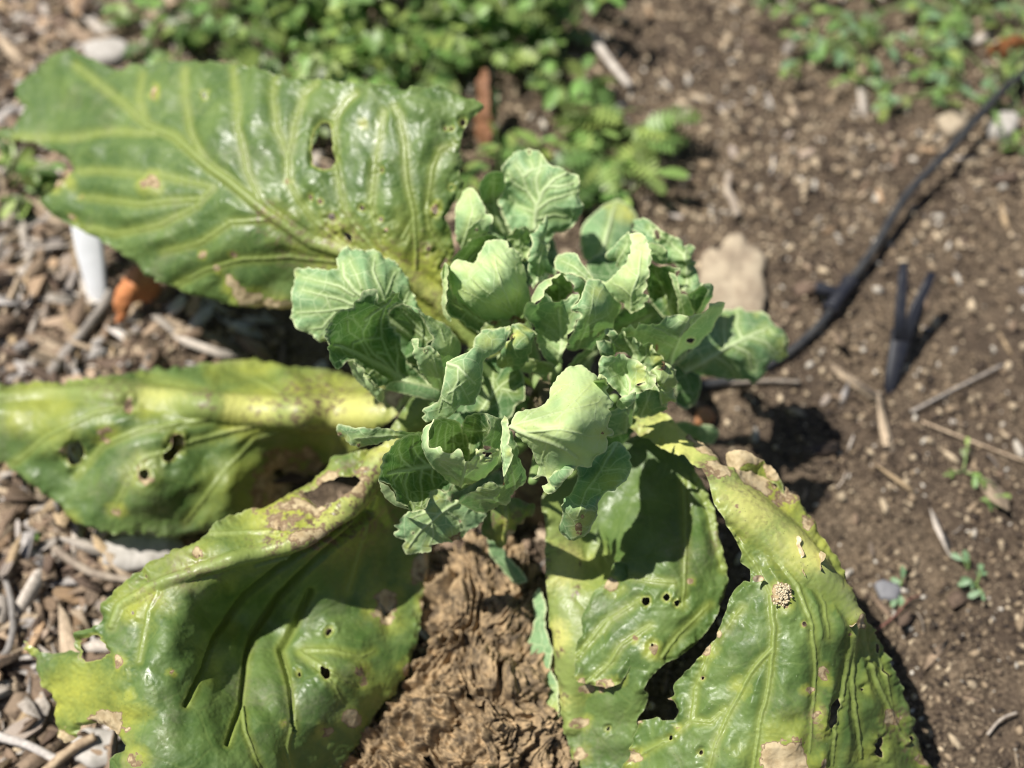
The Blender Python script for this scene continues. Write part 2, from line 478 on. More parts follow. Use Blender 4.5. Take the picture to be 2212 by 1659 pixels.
def tube(name, pts, radii, mat, parent, seg=14, bumpy=0.0, seed=1):
    pts = [Vector(p) for p in pts]
    # resample
    Q, R = [], []
    for i in range(len(pts) - 1):
        p0 = pts[max(i - 1, 0)]; p1 = pts[i]; p2 = pts[i + 1]; p3 = pts[min(i + 2, len(pts) - 1)]
        for k in range(6):
            u = k / 6
            Q.append(0.5 * ((2 * p1) + (p2 - p0) * u + (2 * p0 - 5 * p1 + 4 * p2 - p3) * u * u + (3 * p1 - p0 - 3 * p2 + p3) * u ** 3))
            R.append(radii[i] * (1 - u) + radii[i + 1] * u)
    Q.append(pts[-1]); R.append(radii[-1])
    V = []; T = []
    up = Vector((.13, .21, .97))
    for i, q in enumerate(Q):
        t = (Q[min(i + 1, len(Q) - 1)] - Q[max(i - 1, 0)]).normalized()
        a = t.cross(up)
        if a.length < .1: a = t.cross(Vector((1, 0, 0)))
        a.normalize(); b = t.cross(a)
        for k in range(seg):
            an = 2 * math.pi * k / seg
            r = R[i] * (1 + bumpy * float(vnoise(math.cos(an) * 1.5 + seed, math.sin(an) * 1.5 + seed, i * .35)))
            V.append(q + a * math.cos(an) * r + b * math.sin(an) * r)
    n = len(Q)
    for i in range(n - 1):
        for k in range(seg):
            T.append((i * seg + k, (i + 1) * seg + k, (i + 1) * seg + (k + 1) % seg))
            T.append((i * seg + k, (i + 1) * seg + (k + 1) % seg, i * seg + (k + 1) % seg))
    V.append(Q[0]); V.append(Q[-1]); c0 = len(V) - 2
    for k in range(seg):
        T.append((c0, k, (k + 1) % seg)); T.append((c0 + 1, (n - 1) * seg + (k + 1) % seg, (n - 1) * seg + k))
    V = np.array([tuple(v) for v in V])
    if parent is not None: V = V - np.array(parent.location)
    return link(name, mesh_from(name, V, np.array(T)), mat, parent)

hx, hy = float(HUB[0]), float(HUB[1])
tube('stem', [(hx - .004, hy - .012, -.01), (hx - .002, hy - .006, .05), (hx, hy, .10), (hx + .004, hy + .006, .165)],
     [.019, .017, .019, .012], M_STEM, cabbage, 24, .25, 4)
# side shoots that carry the small heads
for (x, y, h, x2, y2, h2) in ((1180, 905, .12, 1010, 760, .185), (1190, 900, .13, 1120, 640, .185), (1200, 900, .13, 1205, 790, .19),
                              (1210, 900, .12, 1330, 860, .185), (1190, 905, .12, 1150, 1040, .17), (1180, 905, .11, 990, 1050, .165),
                              (1205, 900, .13, 1400, 760, .185), (1190, 900, .12, 930, 870, .165)):
    a = place(x, y, h); b = place(x2, y2, h2); m = (a + b) / 2 + np.array([0, 0, -.008])
    tube('side_shoot', [a, m, b], [.008, .006, .003], M_GSTEM, cabbage, 12, .12, x)

OLD = dict(step=3.0, teeth=1.3, pucker=.0036, ruffle=.004, rib=1.1, fine=.0003, edge=.35, edgew=1.6)
# ---- leaf A, upper left
leaf(cabbage, M_OLD, [patch('p',
    [(310,205),(260,215),(215,250),(160,300),(110,345),(80,380),(75,420),(90,450),(115,465),(100,500),(50,540),(-10,560),(-12,590),
     (60,605),(140,612),(200,640),(260,665),(300,700),(315,735),(270,775),(225,815),(195,850),(188,880),(200,905),(250,945),(330,985),
     (420,1030),(500,1075),(560,1120),(640,1190),(720,1220),(800,1265),(900,1290),(1000,1320),(1060,1330),(1150,1325),(1250,1335),
     (1400,1340),(1600,1345),(1800,1370),(1950,1450),(2090,1510),(2200,1600),(2230,1560),(2110,1420),(2020,1300),(1960,1190),(1950,1128),(1964,1098),(1950,1008),
     (1924,940),(1944,908),(1960,878),(1980,844),(2000,808),(2004,788),(1984,758),(1990,722),(2000,702),(1984,658),(2000,570),(2030,520),
     (2090,470),(2075,445),(2020,420),(1950,390),(1880,375),(1750,378),(1620,360),(1480,362),(1440,352),(1380,340),(1280,338),(1200,330),
     (1150,310),(1080,290),(980,270),(880,262),(750,262),(700,270),(640,285),(570,280),(520,300),(460,285),(400,255),(340,230)],
    [(2230,1590,.12),(2060,1450,.14),(1900,1270,.165),(1700,1150,.185),(1500,1060,.19),(1150,900,.20),(1000,790,.20),(760,590,.19),(540,450,.175),
     (300,250,.15),(0,580,.115),(120,430,.12),(250,700,.135),(190,880,.12),(420,1030,.13),(700,1210,.132),(1060,1330,.125),(1250,1330,.13),(1000,1130,.165),(600,900,.165),
     (1650,1345,.14),(640,285,.18),(1000,275,.215),(1000,500,.215),(1400,345,.235),(1400,640,.222),(1750,380,.25),(1750,640,.235),(2080,470,.245),(1980,750,.225),(1950,1000,.20),(1700,900,.215)],
    holes=[[(1390,528),(1420,530),(1435,570),(1440,650),(1445,700),(1430,730),(1390,735),(1355,715),(1348,660),(1355,590),(1368,545)],
           [(870,395),(905,398),(890,435)],
           (1342,851,9),(1386,872,8),(1565,898,10),(1432,936,14),[(1480,1010),(1500,1005),(1518,1020),(1520,1045),(1500,1035)],
           (1645,948,8),(1672,993,6),(1950,810,8),(1850,1073,9),(1880,908,13),(2000,530,12),(1950,557,7),(1926,553,5),(1650,735,7),
           [(1905,1150),(1925,1118),(1935,1125),(1915,1155)]],
    veins=[(58,26,[(2200,1570),(2050,1460),(1900,1290),(1720,1170),(1500,1090)]),(26,12,[(1500,1090),(1350,1050),(1150,915),(1000,790),(880,700),(760,595)]),
           (12,4,[(760,595),(640,540),(540,450),(420,360),(330,280)]),
           (6,2.5,[(1700,1130),(1644,1058),(1604,888),(1620,732),(1634,638),(1660,480)]),(7,3,[(1620,1080),(1550,1000),(1490,908),(1460,758),(1445,638),(1450,500),(1500,430),(1540,400)]),
           (6,2.5,[(1800,1160),(1790,930),(1760,783),(1750,638),(1730,500),(1700,460)]),(5,2,[(1960,1150),(1860,998),(1845,908),(1870,733),(1900,650),(1960,620)]),
           (7,3,[(1560,1090),(1460,1040),(1355,950),(1280,848),(1250,788),(1245,680),(1200,560),(1180,420),(1190,340)]),(5,2,[(1245,680),(1280,520),(1320,400),(1370,360)]),
           (6,2.5,[(1130,880),(1070,740),(1030,560),(1020,400),(1010,290)]),(6,2,[(890,700),(830,590),(800,440),(800,300)]),
           (5,2,[(700,570),(480,570),(300,600),(60,590)]),(5,2,[(640,540),(600,430),(620,320)]),(5,2,[(920,810),(700,760),(480,740),(340,740)]),
           (5,2,[(910,820),(850,890),(700,970),(500,1010),(330,975)]),(6,2,[(870,860),(600,880),(350,850)]),(7,3,[(1450,1130),(1250,1110),(1050,1120),(900,1160),(760,1230)]),
           (6,2,[(1150,950),(1000,960),(860,1050),(700,1090)]),(5,2,[(1740,1030),(1790,940)])],
    spots=[(650,795,34,.62),(670,400,24,.6,.7),(1150,920,18,.5),(1245,780,14,.6),(1010,1100,15,.6),(1570,540,14,.6),(1880,905,22,.65,.8),(270,790,30,.7),
           (1000,1215,26,.9),(1040,1250,24,.95),(1090,1280,32,1,1.6),(1180,1312,32,1,2),(1240,1320,30,1),(940,1160,16,.8),(880,1100,14,.6),(1960,1010,10,.8,.5),(355,850,10,.6),(315,940,12,.6)],
    yel=[(1850,1250,190,.75,1.3),(1650,1120,130,.7,1.5),(1450,1060,120,.6,1.4),(1200,950,80,.45),(1750,1000,90,.3)],
    scars=[(1650,1150,130,.7,2),(1450,1060,130,.7),(1150,920,60,.8),(1250,1040,120,.6),(1900,1290,90,.6),(1430,1020,40,.9)], **OLD)],
    label='broad upper leaf with an oval hole and bright ribs')
# ---- leaf B, middle left
leaf(cabbage, M_OLD, [patch('r',
    [(-60,10),(0,5),(120,-14),(260,-9),(460,-29),(600,-59),(800,-79),(1000,-99),(1120,-109),(1240,-79),(1400,-59),(1520,-39),(1640,1),(1700,41),(1790,60),(1780,100),(1700,160),
     (1630,200),(1560,290),(1480,330),(1400,350),(1350,400),(1200,510),(1080,560),(970,590),(900,640),(780,655),(640,650),(500,645),(400,625),(310,590),(270,530),(200,480),(130,430),(60,380),(20,340),(-60,320)],
    [(1790,80,.105),(1600,120,.098),(1300,130,.095),(900,80,.095),(500,40,.09),(-50,40,.07),(-50,310,.045),(200,470,.04),(400,620,.035),(780,650,.03),(1080,550,.03),(1450,330,.03),(1300,320,.02),
     (640,400,.08),(300,200,.085),(340,300,.066),(900,300,.068),(1000,420,.062),(1100,-100,.045),(600,-50,.055),(200,-10,.06),(1500,-40,.055),(480,500,.06),(720,180,.09),(780,520,.055),(450,260,.075)],
    holes=[[(300,260),(340,255),(365,290),(350,335),(320,350),(295,330),(290,290)],[(700,310),(740,270),(745,225),(780,215),(795,245),(775,290),(740,330),(710,335)],(625,390,20),(555,100,18),(1205,385,18)],
    veins=[(8,5,[(1700,120),(1400,150),(1100,140),(850,100)],2),(8,5,[(1650,90),(1400,100),(1100,85),(850,60)],2),(80,46,[(1780,90),(1600,120),(1300,130),(1000,110),(800,80)]),(46,14,[(800,80),(600,50),(400,40),(200,40),(-60,60)]),
           (9,3,[(900,150),(600,200),(450,260),(330,400)]),(9,3,[(1100,180),(850,240),(600,330),(480,560)]),(8,3,[(1250,190),(1100,240),(950,400),(800,600)]),
           (8,3,[(700,60),(400,130),(200,230),(50,350)]),(7,2,[(1300,100),(1150,0),(1000,-60)]),(7,2,[(1000,80),(800,10),(600,-40)]),(6,2,[(700,50),(500,0),(300,-10)]),(7,2,[(1500,80),(1400,0),(1300,-50)])],
    spots=[(1290,420,140,.72,1.3),(1150,480,80,.6),(460,215,34,.6),(620,380,45,.6),(510,545,25,.5),(285,285,20,.8),(760,240,30,.6),(1750,60,50,.7,1.4)],
    yel=[(1500,150,160,1,2),(1100,120,110,1,2),(700,80,90,.7,2),(200,60,120,.5,2),(1100,-80,100,.55,2),(150,150,100,.6,2),(1060,420,60,.6),(300,590,60,.6)],
    scars=[(1380,70,110,1,1.6),(900,80,50,.8),(1150,120,60,.6,2),(500,40,60,.5,2),(1650,60,80,.8)], **{**OLD, 'step': 3.6, 'pucker': .0042})],
    label='dull yellowing leaf with a thick pale midrib')
# ---- leaf C, lower left
leaf(cabbage, M_OLD, [patch('r',
    [(1960,60),(1800,45),(1740,110),(1680,200),(1640,270),(1560,290),(1450,310),(1400,370),(1330,430),(1180,510),(1100,540),(1000,570),(900,640),(800,700),(720,740),(620,790),(520,870),(440,960),(430,1040),
     (340,1070),(320,1090),(325,1150),(370,1205),(330,1160),(290,1150),(240,1165),(180,1155),(100,1110),(150,1200),(170,1280),(230,1350),(240,1450),(250,1520),(290,1550),(330,1530),(350,1480),(430,1465),
     (500,1500),(540,1560),(500,1600),(460,1659),(420,1800),(1300,1800),(1480,1640),(1570,1530),(1610,1440),(1700,1340),(1760,1250),(1800,1100),(1820,980),(1840,860),(1850,740),(1850,600),(1900,400),(2000,200)],
    [(1950,80,.13),(1740,190,.135),(1640,330,.135),(1500,500,.14),(1300,680,.145),(1000,760,.148),(750,830,.14),(560,900,.125),(1350,440,.125),(1000,580,.13),(700,760,.13),(450,960,.115),
     (600,1100,.13),(500,1300,.125),(650,1200,.134),(700,1400,.13),(740,1100,.138),(600,1600,.12),(740,1700,.12),
     (850,1050,.12),(850,1300,.118),(960,1000,.09),(1000,1250,.086),(950,1450,.108),(1000,1130,.088),(1150,1000,.07),(1250,1150,.072),(1200,1400,.09),(1100,1650,.102),
     (1500,1000,.068),(1450,1250,.088),(1300,1220,.082),(1700,900,.055),(1780,1150,.045),(1600,1440,.04),(1400,1620,.045),(1840,760,.05),(1700,600,.075),
     (330,1150,.095),(110,1115,.075),(250,1500,.055),(520,1520,.10)],
    holes=[[(1310,470),(1350,460),(1400,430),(1450,410),(1530,400),(1540,430),(1500,480),(1440,520),(1390,520),(1370,530),(1340,500)],
           [(335,1105),(380,1095),(420,1082),(455,1120),(475,1165),(425,1190),(375,1200),(345,1160)],
           [(1385,1225),(1405,1222),(1425,1240),(1425,1268),(1405,1275),(1388,1255)],(1420,1075,13),[(1635,955),(1655,960),(1685,990),(1680,1000),(1655,985)],(1205,625,8),(860,745,7),(575,990,6),(1290,1250,7),(630,830,5)],
    veins=[(7,4,[(1620,420),(1460,620),(1300,730),(1100,790)],2),(7,4,[(1590,330),(1480,470),(1350,610),(1180,690)],2),(60,30,[(1900,100),(1740,190),(1640,340),(1500,540),(1350,660),(1200,710)]),(30,12,[(1200,710),(1000,760),(850,810),(650,880),(520,960),(480,1050)]),
           (16,8,[(1560,540),(1400,660),(1200,800),(1050,920),(930,1090),(880,1230),(800,1390)],-3.5),(15,7,[(1600,560),(1350,780),(1200,920),(1090,1080),(1060,1200),(1040,1380),(980,1560)],-3.5),
           (13,6,[(1340,900),(1210,1150),(1250,1300),(1270,1500)],-3),(7,2,[(1300,1160),(1370,1220),(1450,1310),(1480,1380)]),(7,2,[(1330,1180),(1430,1250),(1540,1300)]),(6,2,[(1320,1150),(1430,1150),(1560,1180),(1620,1150)]),
           (9,3,[(1200,640),(1080,640),(900,650)]),(7,2,[(700,860),(640,980),(600,1200)]),(6,2,[(1270,1450),(1240,1560),(1260,1700)]),(8,2,[(1040,1380),(1060,1500),(1120,1659)]),(7,3,[(1620,480),(1560,700),(1500,900)])],
    spots=[(1660,970,62,.68,.9),(1655,975,30,.9),(1570,1290,24,.62),(1510,1440,34,.62),(1400,1500,26,.62),(520,1205,22,.65),(740,1250,12,.6),(1560,1240,30,.45),(860,735,22,.62),(600,1620,30,.6),(1225,1470,12,.6),(560,1340,20,.55),
           (1400,450,70,.55,1.7),(1200,560,50,.5,1.7),(1560,400,40,.6),(1320,560,50,.5,2),(1820,800,60,.8,.8),(1830,950,40,.7,.6),(290,1530,40,.8),(480,1470,50,.8,1.5),(130,1150,30,.6),(1760,1240,30,.7),(1330,650,60,.5,2)],
    yel=[(1300,560,200,.85,1.6),(850,780,120,.5,2),(600,920,110,.65,1.4),(1500,500,120,.7),(350,1330,150,.85,1.2),(520,1460,110,.9),(250,1400,90,1),(1000,1050,80,.35,.6),(1620,1330,120,.4),(900,1200,100,.3,.6),(1640,300,120,.8)],
    scars=[(1450,560,160,1,1.5),(1250,660,90,.9,1.7),(850,820,70,.6,2),(1600,400,120,1),(650,900,60,.5)], **{**OLD, 'pucker': .0028, 'rib': 1.3})],
    label='large drooping leaf with a bitten lobe and dark furrows')
# ---- leaf E, lower right, inner, with the yellow petiole
OLDE = {**OLD, 'pucker': .003}
leaf(cabbage, M_OLD, [patch('s',
    [(120,500),(130,620),(130,700),(145,850),(170,1000),(190,1150),(215,1300),(230,1450),(240,1520),(255,1600),(280,1659),(290,1760),(800,1760),(700,1600),(600,1500),(545,1470),(545,1440),(575,1400),(590,1340),(575,1300),(640,1222),(720,1180),(800,1110),
     (860,1040),(900,960),(930,880),(920,780),(880,620),(840,470),(790,370),(760,240),(690,180),(600,200),(450,250),(300,300),(180,400)],
    [(150,520,.11),(170,800,.095),(215,1200,.065),(240,1500,.045),(300,1740,.035),(330,760,.085),(300,1200,.085),(380,900,.10),(450,800,.11),(400,1400,.07),(560,1400,.085),(560,1000,.115),(620,1200,.11),
     (700,1000,.12),(740,700,.13),(900,900,.115),(880,620,.12),(790,380,.13),(700,200,.135),(500,400,.115),(700,1600,.07),(860,1040,.115),(800,1110,.105)],
    holes=[(580,940,17),(668,922,14),(713,947,12),(420,1487,7),(605,1128,7)],
    veins=[(9,5,[(210,700),(240,950),(262,1200),(275,1400)],2),(8,5,[(270,760),(300,900),(310,1000)],2),(8,5,[(165,720),(195,950),(215,1200),(240,1420)],2),(150,110,[(190,560),(225,760),(250,900)]),(90,34,[(245,950),(255,1150),(265,1300),(262,1480)]),(7,3,[(745,420),(750,700),(740,960)]),(7,2,[(310,700),(370,860)]),(6,2,[(380,700),(430,800)]),
           (16,12,[(800,400),(850,520),(890,680),(915,800)]),(7,3,[(340,1150),(420,1020),(560,930)]),(7,3,[(410,1230),(470,1130),(600,1040)]),(6,3,[(300,1050),(400,930),(480,880)]),(6,2,[(650,1180),(720,1080),(860,950)]),(5,2,[(700,860),(600,850),(500,830)])],
    spots=[(605,1140,30,.6,.7),(535,1100,14,.55),(430,865,22,.65),(330,1310,20,.7,1.4),(390,1310,14,.6),(300,1460,22,.7,1.3),(770,850,14,.6),(460,1270,20,.5),(300,1600,30,.7)],
    yel=[(240,800,150,1),(230,1100,90,1,.8),(250,1350,70,.95,.8),(330,780,90,.5),(850,560,40,.4,.5)],
    scars=[(285,820,30,1,.6),(290,920,36,1,.6),(225,1090,30,1,.6),(240,1150,22,1),(150,820,40,1,.4),(250,1330,30,.8),(880,640,90,.7,.3),(200,700,60,.4)], **OLDE),
    # eaten flap of blade that stands above the petiole on its left side
    patch('s', [(445,770),(400,860),(350,900),(300,1010),(300,1080),(272,1150),(270,1260),(290,1290),(400,1310),(410,1315),(470,1290),(520,1200),(540,1000),(520,860),(500,780)],
    [(445,770,.118),(350,900,.107),(290,1100,.096),(290,1290,.09),(400,1310,.092),(520,1200,.106),(540,900,.112)],
    spots=[(430,865,26,.7),(400,1305,30,.7,1.3),(300,1285,18,.7)], veins=[(7,3,[(280,1180),(400,1030),(540,940)]),(6,2,[(330,1290),(430,1200),(520,1080)])], **OLDE)],
    label='upright oval leaf with a thick yellow petiole')
# ---- leaf D, lower right, outer
leaf(cabbage, M_OLD, [patch('s',
    [(480,100),(540,130),(620,135),(700,190),(740,235),(800,265),(850,300),(890,350),(960,392),(975,370),(1040,365),(1140,385),(1180,430),(1240,500),(1270,540),(1310,600),(1340,660),(1400,750),(1440,830),(1500,960),(1560,1060),(1620,1180),(1680,1300),(1720,1400),(1750,1530),
     (1790,1620),(1810,1659),(1850,1760),(440,1760),(480,1659),(520,1560),(548,1462),(600,1448),(628,1438),(650,1452),(700,1450),(712,1405),(695,1370),(670,1360),(700,1340),(705,1290),(780,1220),(850,1130),(885,1090),(890,1060),(905,1020),(920,990),(940,930),(960,890),(1000,850),(1030,855),(1025,800),
     (985,770),(992,730),(970,680),(920,600),(870,530),(840,440),(770,370),(700,330),(560,250),(480,180)],
    [(500,120,.145),(760,300,.165),(850,420,.178),(1000,560,.178),(1150,680,.17),(1300,800,.162),(1450,950,.145),(1520,1050,.135),(1150,430,.15),(1320,640,.15),(1560,1060,.115),
     (1000,780,.165),(940,940,.155),(1120,920,.165),(1110,1200,.15),(850,1150,.135),(700,1350,.11),(900,1400,.125),(560,1460,.092),(600,1600,.09),(1100,1500,.13),(850,1659,.11),(1300,1200,.15),(1300,1500,.13),
     (1480,1200,.12),(1420,1500,.12),(1600,1250,.10),(1700,1400,.075),(1780,1640,.045),(1560,1500,.095),(1840,1750,.03),(470,1740,.06)],
    holes=[[(1412,1360),(1405,1420),(1385,1490),(1370,1475),(1380,1400),(1398,1370)],[(1600,1522),(1592,1560),(1585,1610),(1560,1590),(1565,1550)],[(1708,1525),(1722,1520),(1722,1545),(1700,1550)],(1260,1037,8),
           [(1568,1120),(1580,1130),(1592,1165),(1578,1160)],[(1600,1220),(1612,1235),(1622,1270),(1608,1255)],(825,1270,6),(683,1528,9),(815,1592,8),(1510,1320,5),(1550,1195,5),(835,1130,5),(455,1560,6)],
    veins=[(9,6,[(840,430),(1000,600),(1140,740),(1290,870)],2),(8,5,[(900,400),(1060,520),(1220,650),(1360,800),(1450,930)],2),(7,4,[(960,420),(1120,520),(1260,650)],2),(110,90,[(540,170),(700,250),(800,360),(900,460)]),(90,60,[(900,470),(1040,570),(1180,680),(1300,800)]),(56,26,[(1300,800),(1420,920),(1490,1010)]),
           (12,4,[(1490,1010),(1475,1150),(1465,1300),(1490,1450),(1510,1620)]),(10,4,[(1500,1010),(1530,1150),(1580,1300),(1640,1420),(1700,1560)]),(9,3,[(1485,1040),(1440,1250),(1400,1450),(1385,1650)]),
           (9,3,[(860,520),(960,650),(1060,800),(1120,920)]),(10,4,[(1120,920),(1132,1050),(1130,1130),(1110,1300),(1070,1480),(1040,1700)]),(9,3,[(1040,620),(1150,760),(1230,870),(1290,1020),(1312,1200),(1300,1400),(1285,1600)]),
           (8,3,[(1125,1140),(1030,1250),(950,1400),(880,1550),(845,1700)]),(5,2,[(780,1450),(790,1320),(870,1130),(1000,960)]),(5,2,[(780,1450),(860,1460),(930,1400)]),(7,2,[(1240,760),(1350,950),(1370,1100)]),(6,2,[(560,1600),(700,1520),(780,1450)]),
           (6,2,[(1180,620),(1290,680),(1380,780)]),(6,2,[(1560,1060),(1620,1300),(1660,1480)])],
    spots=[(1165,912,46,.62,.8),(1340,1255,32,.66,.6),(1278,1322,18,.7,1.3),(1315,1440,34,.6,.6),(1180,1610,75,.9,1.3),(1115,1565,24,.8),(520,1615,34,.72),(1070,440,44,.66,1.8),(1180,500,40,.62,1.5),(1290,590,34,.7,1.2),(1040,400,50,1,1.6),
           (860,300,50,.95,1.4),(870,405,34,.7,1.3),(800,250,36,.8),(960,560,16,.3),(980,1310,26,.4),(1640,1440,34,.7),(1500,1030,26,.8),(680,1365,14,.8),(830,1140,30,.7),(890,1080,14,.7),(1770,1620,34,.7),(540,1450,20,.8),(1340,1640,30,.8,.5),(1460,1080,10,.5),(720,1490,14,.6)],
    yel=[(700,260,200,.8),(1000,560,170,.8,1.2),(1250,720,150,.9,1.2),(1430,880,100,.8),(1150,500,120,.8),(1490,1000,50,.8),(1180,1600,150,.55),(1560,1600,100,.4),(1540,1300,80,.35,.6),(1340,1500,60,.6)],
    scars=[(870,400,50,1,1.4),(1000,480,70,.5,1.4),(1150,600,90,.3,2),(1260,800,40,.4),(980,650,30,.5),(1650,1460,70,.8),(1700,1570,60,.7,.5),(1310,1450,100,.5,.5),(560,220,60,.5)], **OLD)],
    label='large outer leaf arching over to the lower right with tan edges')
# curled dead flap on that leaf
leaf(cabbage, M_OLD, [patch('s', [(925,310),(960,283),(1010,290),(1080,325),(1130,370),(1145,390),(1170,440),(1180,500),(1140,430),(1060,400),(990,385),(965,400),(960,365),(930,345)],
    [(925,310,.170),(1010,288,.178),(1140,385,.165),(965,395,.172),(1060,380,.160),(1180,500,.152)], spots=[(940,330,50,1),(1020,292,40,.9,2),(1130,375,40,.9)], yel0=.3, wax=0,
    step=2.5, teeth=2.2, pucker=.002, ruffle=.003, edge=.9, edgew=3)], name='leaf_flap', label='curled brown dead flap')
# ---- young leaves of the small heads, traced to their own places and heights
YD = dict(step=2.3, teeth=2.5, pucker=.0012, ruffle=.0024, rufw=11, rib=1.0, fine=.00015, edge=1.0, edgew=3.6, wax=.45, hs=.92)
def Y(f, outline, heights, label=None, more=(), **kw):
    ps = [patch(f, outline, heights, **{**YD, **kw})]
    for m in more:
        m = dict(m); ps.append(patch(m.pop('f', f), m.pop('o'), m.pop('h'), **{**YD, **m}))
    leaf(cabbage, M_YOUNG, ps, label=label)
# low leaves added under the heads, coloured dark for shade in the gaps
Y('b', [(1500,480),(1700,380),(1900,450),(1950,560),(1750,640),(1500,700),(1350,800),(1250,1000),(1150,950),(1250,800),(1400,640)],
  [(1500,480,.185),(1900,450,.18),(1750,640,.17),(1250,1000,.15),(1400,700,.165)], veins=[(8,3,[(1200,950),(1450,700),(1800,500)])], wax=.1, hs=1.9)
Y('e', [(900,380),(1100,300),(1300,200),(1300,500),(1200,650),(1000,900),(800,900),(850,600)],
  [(1000,400,.19),(1300,250,.18),(1200,650,.165),(850,880,.16),(900,600,.175)], wax=.1, hs=1.9)
Y('d', [(1050,780),(1300,800),(1500,760),(1560,900),(1400,1000),(1150,1050),(1050,960)],
  [(1050,780,.12),(1500,760,.12),(1400,1000,.13),(1100,1000,.13)], wax=0, hs=1.9, dead0=.25)
Y('a', [(1000,850),(1300,830),(1500,950),(1560,1150),(1400,1300),(1200,1150)],
  [(1000,850,.175),(1500,950,.175),(1400,1300,.165),(1200,1150,.17)], wax=0, hs=1.9)
Y('5', [(1500,1300),(1800,1350),(2200,1400),(2250,1600),(2100,1700),(1800,1640),(1550,1500)],
  [(1500,1300,.185),(2200,1400,.19),(2100,1700,.18),(1600,1550,.18)], wax=0, hs=1.9)
Y('6', [(300,760),(600,700),(900,800),(1000,1000),(900,1200),(700,1250),(600,1000),(350,850)],
  [(300,760,.185),(900,800,.18),(900,1200,.18),(600,1000,.19)], wax=0, hs=1.9)
# Y1 left ruffled leaf
Y('a', [(190,290),(240,262),(340,255),(450,255),(560,275),(548,200),(548,150),(580,110),(640,75),(700,72),(780,95),(850,90),(910,110),(950,145),(1010,160),(1060,205),(1110,250),(1150,310),(1170,360),(1200,420),(1215,500),
     (1250,560),(1290,620),(1310,700),(1330,850),(1200,1000),(900,1000),(600,980),(455,905),(400,895),(350,845),(290,820),(240,780),(190,730),(160,680),(150,600),(155,520),(165,430),(185,370)],
  [(1300,900,.175),(950,700,.205),(700,500,.222),(440,400,.222),(200,300,.212),(155,560,.205),(190,730,.195),(400,890,.188),(560,275,.228),(560,120,.228),(700,75,.228),(850,95,.226),(800,300,.238),(1060,205,.222),(1200,450,.215),(1290,640,.205),(700,850,.19),(900,450,.232)],
  veins=[(11,4,[(1300,900),(1000,700),(780,500),(700,440),(620,330),(600,200)]),(5,2,[(700,480),(560,410),(440,370),(250,330)]),(5,2,[(690,560),(560,520),(460,490),(240,440)]),(5,2,[(650,600),(460,620),(200,640)]),
   (6,2,[(970,520),(900,380),(870,280),(880,150)]),(4,2,[(760,430),(720,300),(660,170)]),(5,2,[(960,520),(1010,390),(1060,280)]),(5,2,[(1060,640),(1140,540),(1180,420)]),(4,2,[(540,640),(430,760),(300,780)]),(4,2,[(460,490),(500,600),(540,640)])],
  wax=.5, pucker=.0035, ruffle=.005, label='bluish ruffled leaf', yel=[(200,300,60,.5),(430,870,60,.6)])
# Y3 cup behind
Y('a', [(1000,620),(1060,570),(1130,555),(1215,600),(1300,690),(1350,790),(1395,860),(1340,905),(1330,1010),(1250,1100),(1130,1060),(1080,900),(1010,760)],
  [(1000,620,.215),(1130,560,.235),(1215,600,.243),(1395,860,.232),(1330,1010,.20),(1150,1000,.175),(1080,850,.18),(1180,800,.185)],
  wax=.05, veins=[(4,2,[(1340,870),(1200,760),(1100,760)]),(4,2,[(1300,800),(1200,700),(1120,620)])],
  more=[dict(o=[(1120,552),(1215,600),(1300,690),(1350,790),(1395,860),(1360,920),(1400,1000),(1420,1150),(1465,1310),(1490,1200),(1520,1090),(1580,1030),(1622,960),(1610,870),(1560,800),(1500,745),(1400,690),(1310,655),(1220,595)],
   h=[(1120,552,.236),(1215,600,.245),(1350,790,.24),(1395,860,.235),(1400,1000,.232),(1465,1310,.18),(1622,960,.195),(1560,800,.205),(1400,690,.22),(1500,950,.225)], wax=.85,
   veins=[(4,2,[(1350,680),(1450,780),(1490,900)]),(3,2,[(1550,850),(1530,950),(1450,1050)])], ruffle=.001)], ruffle=.001)
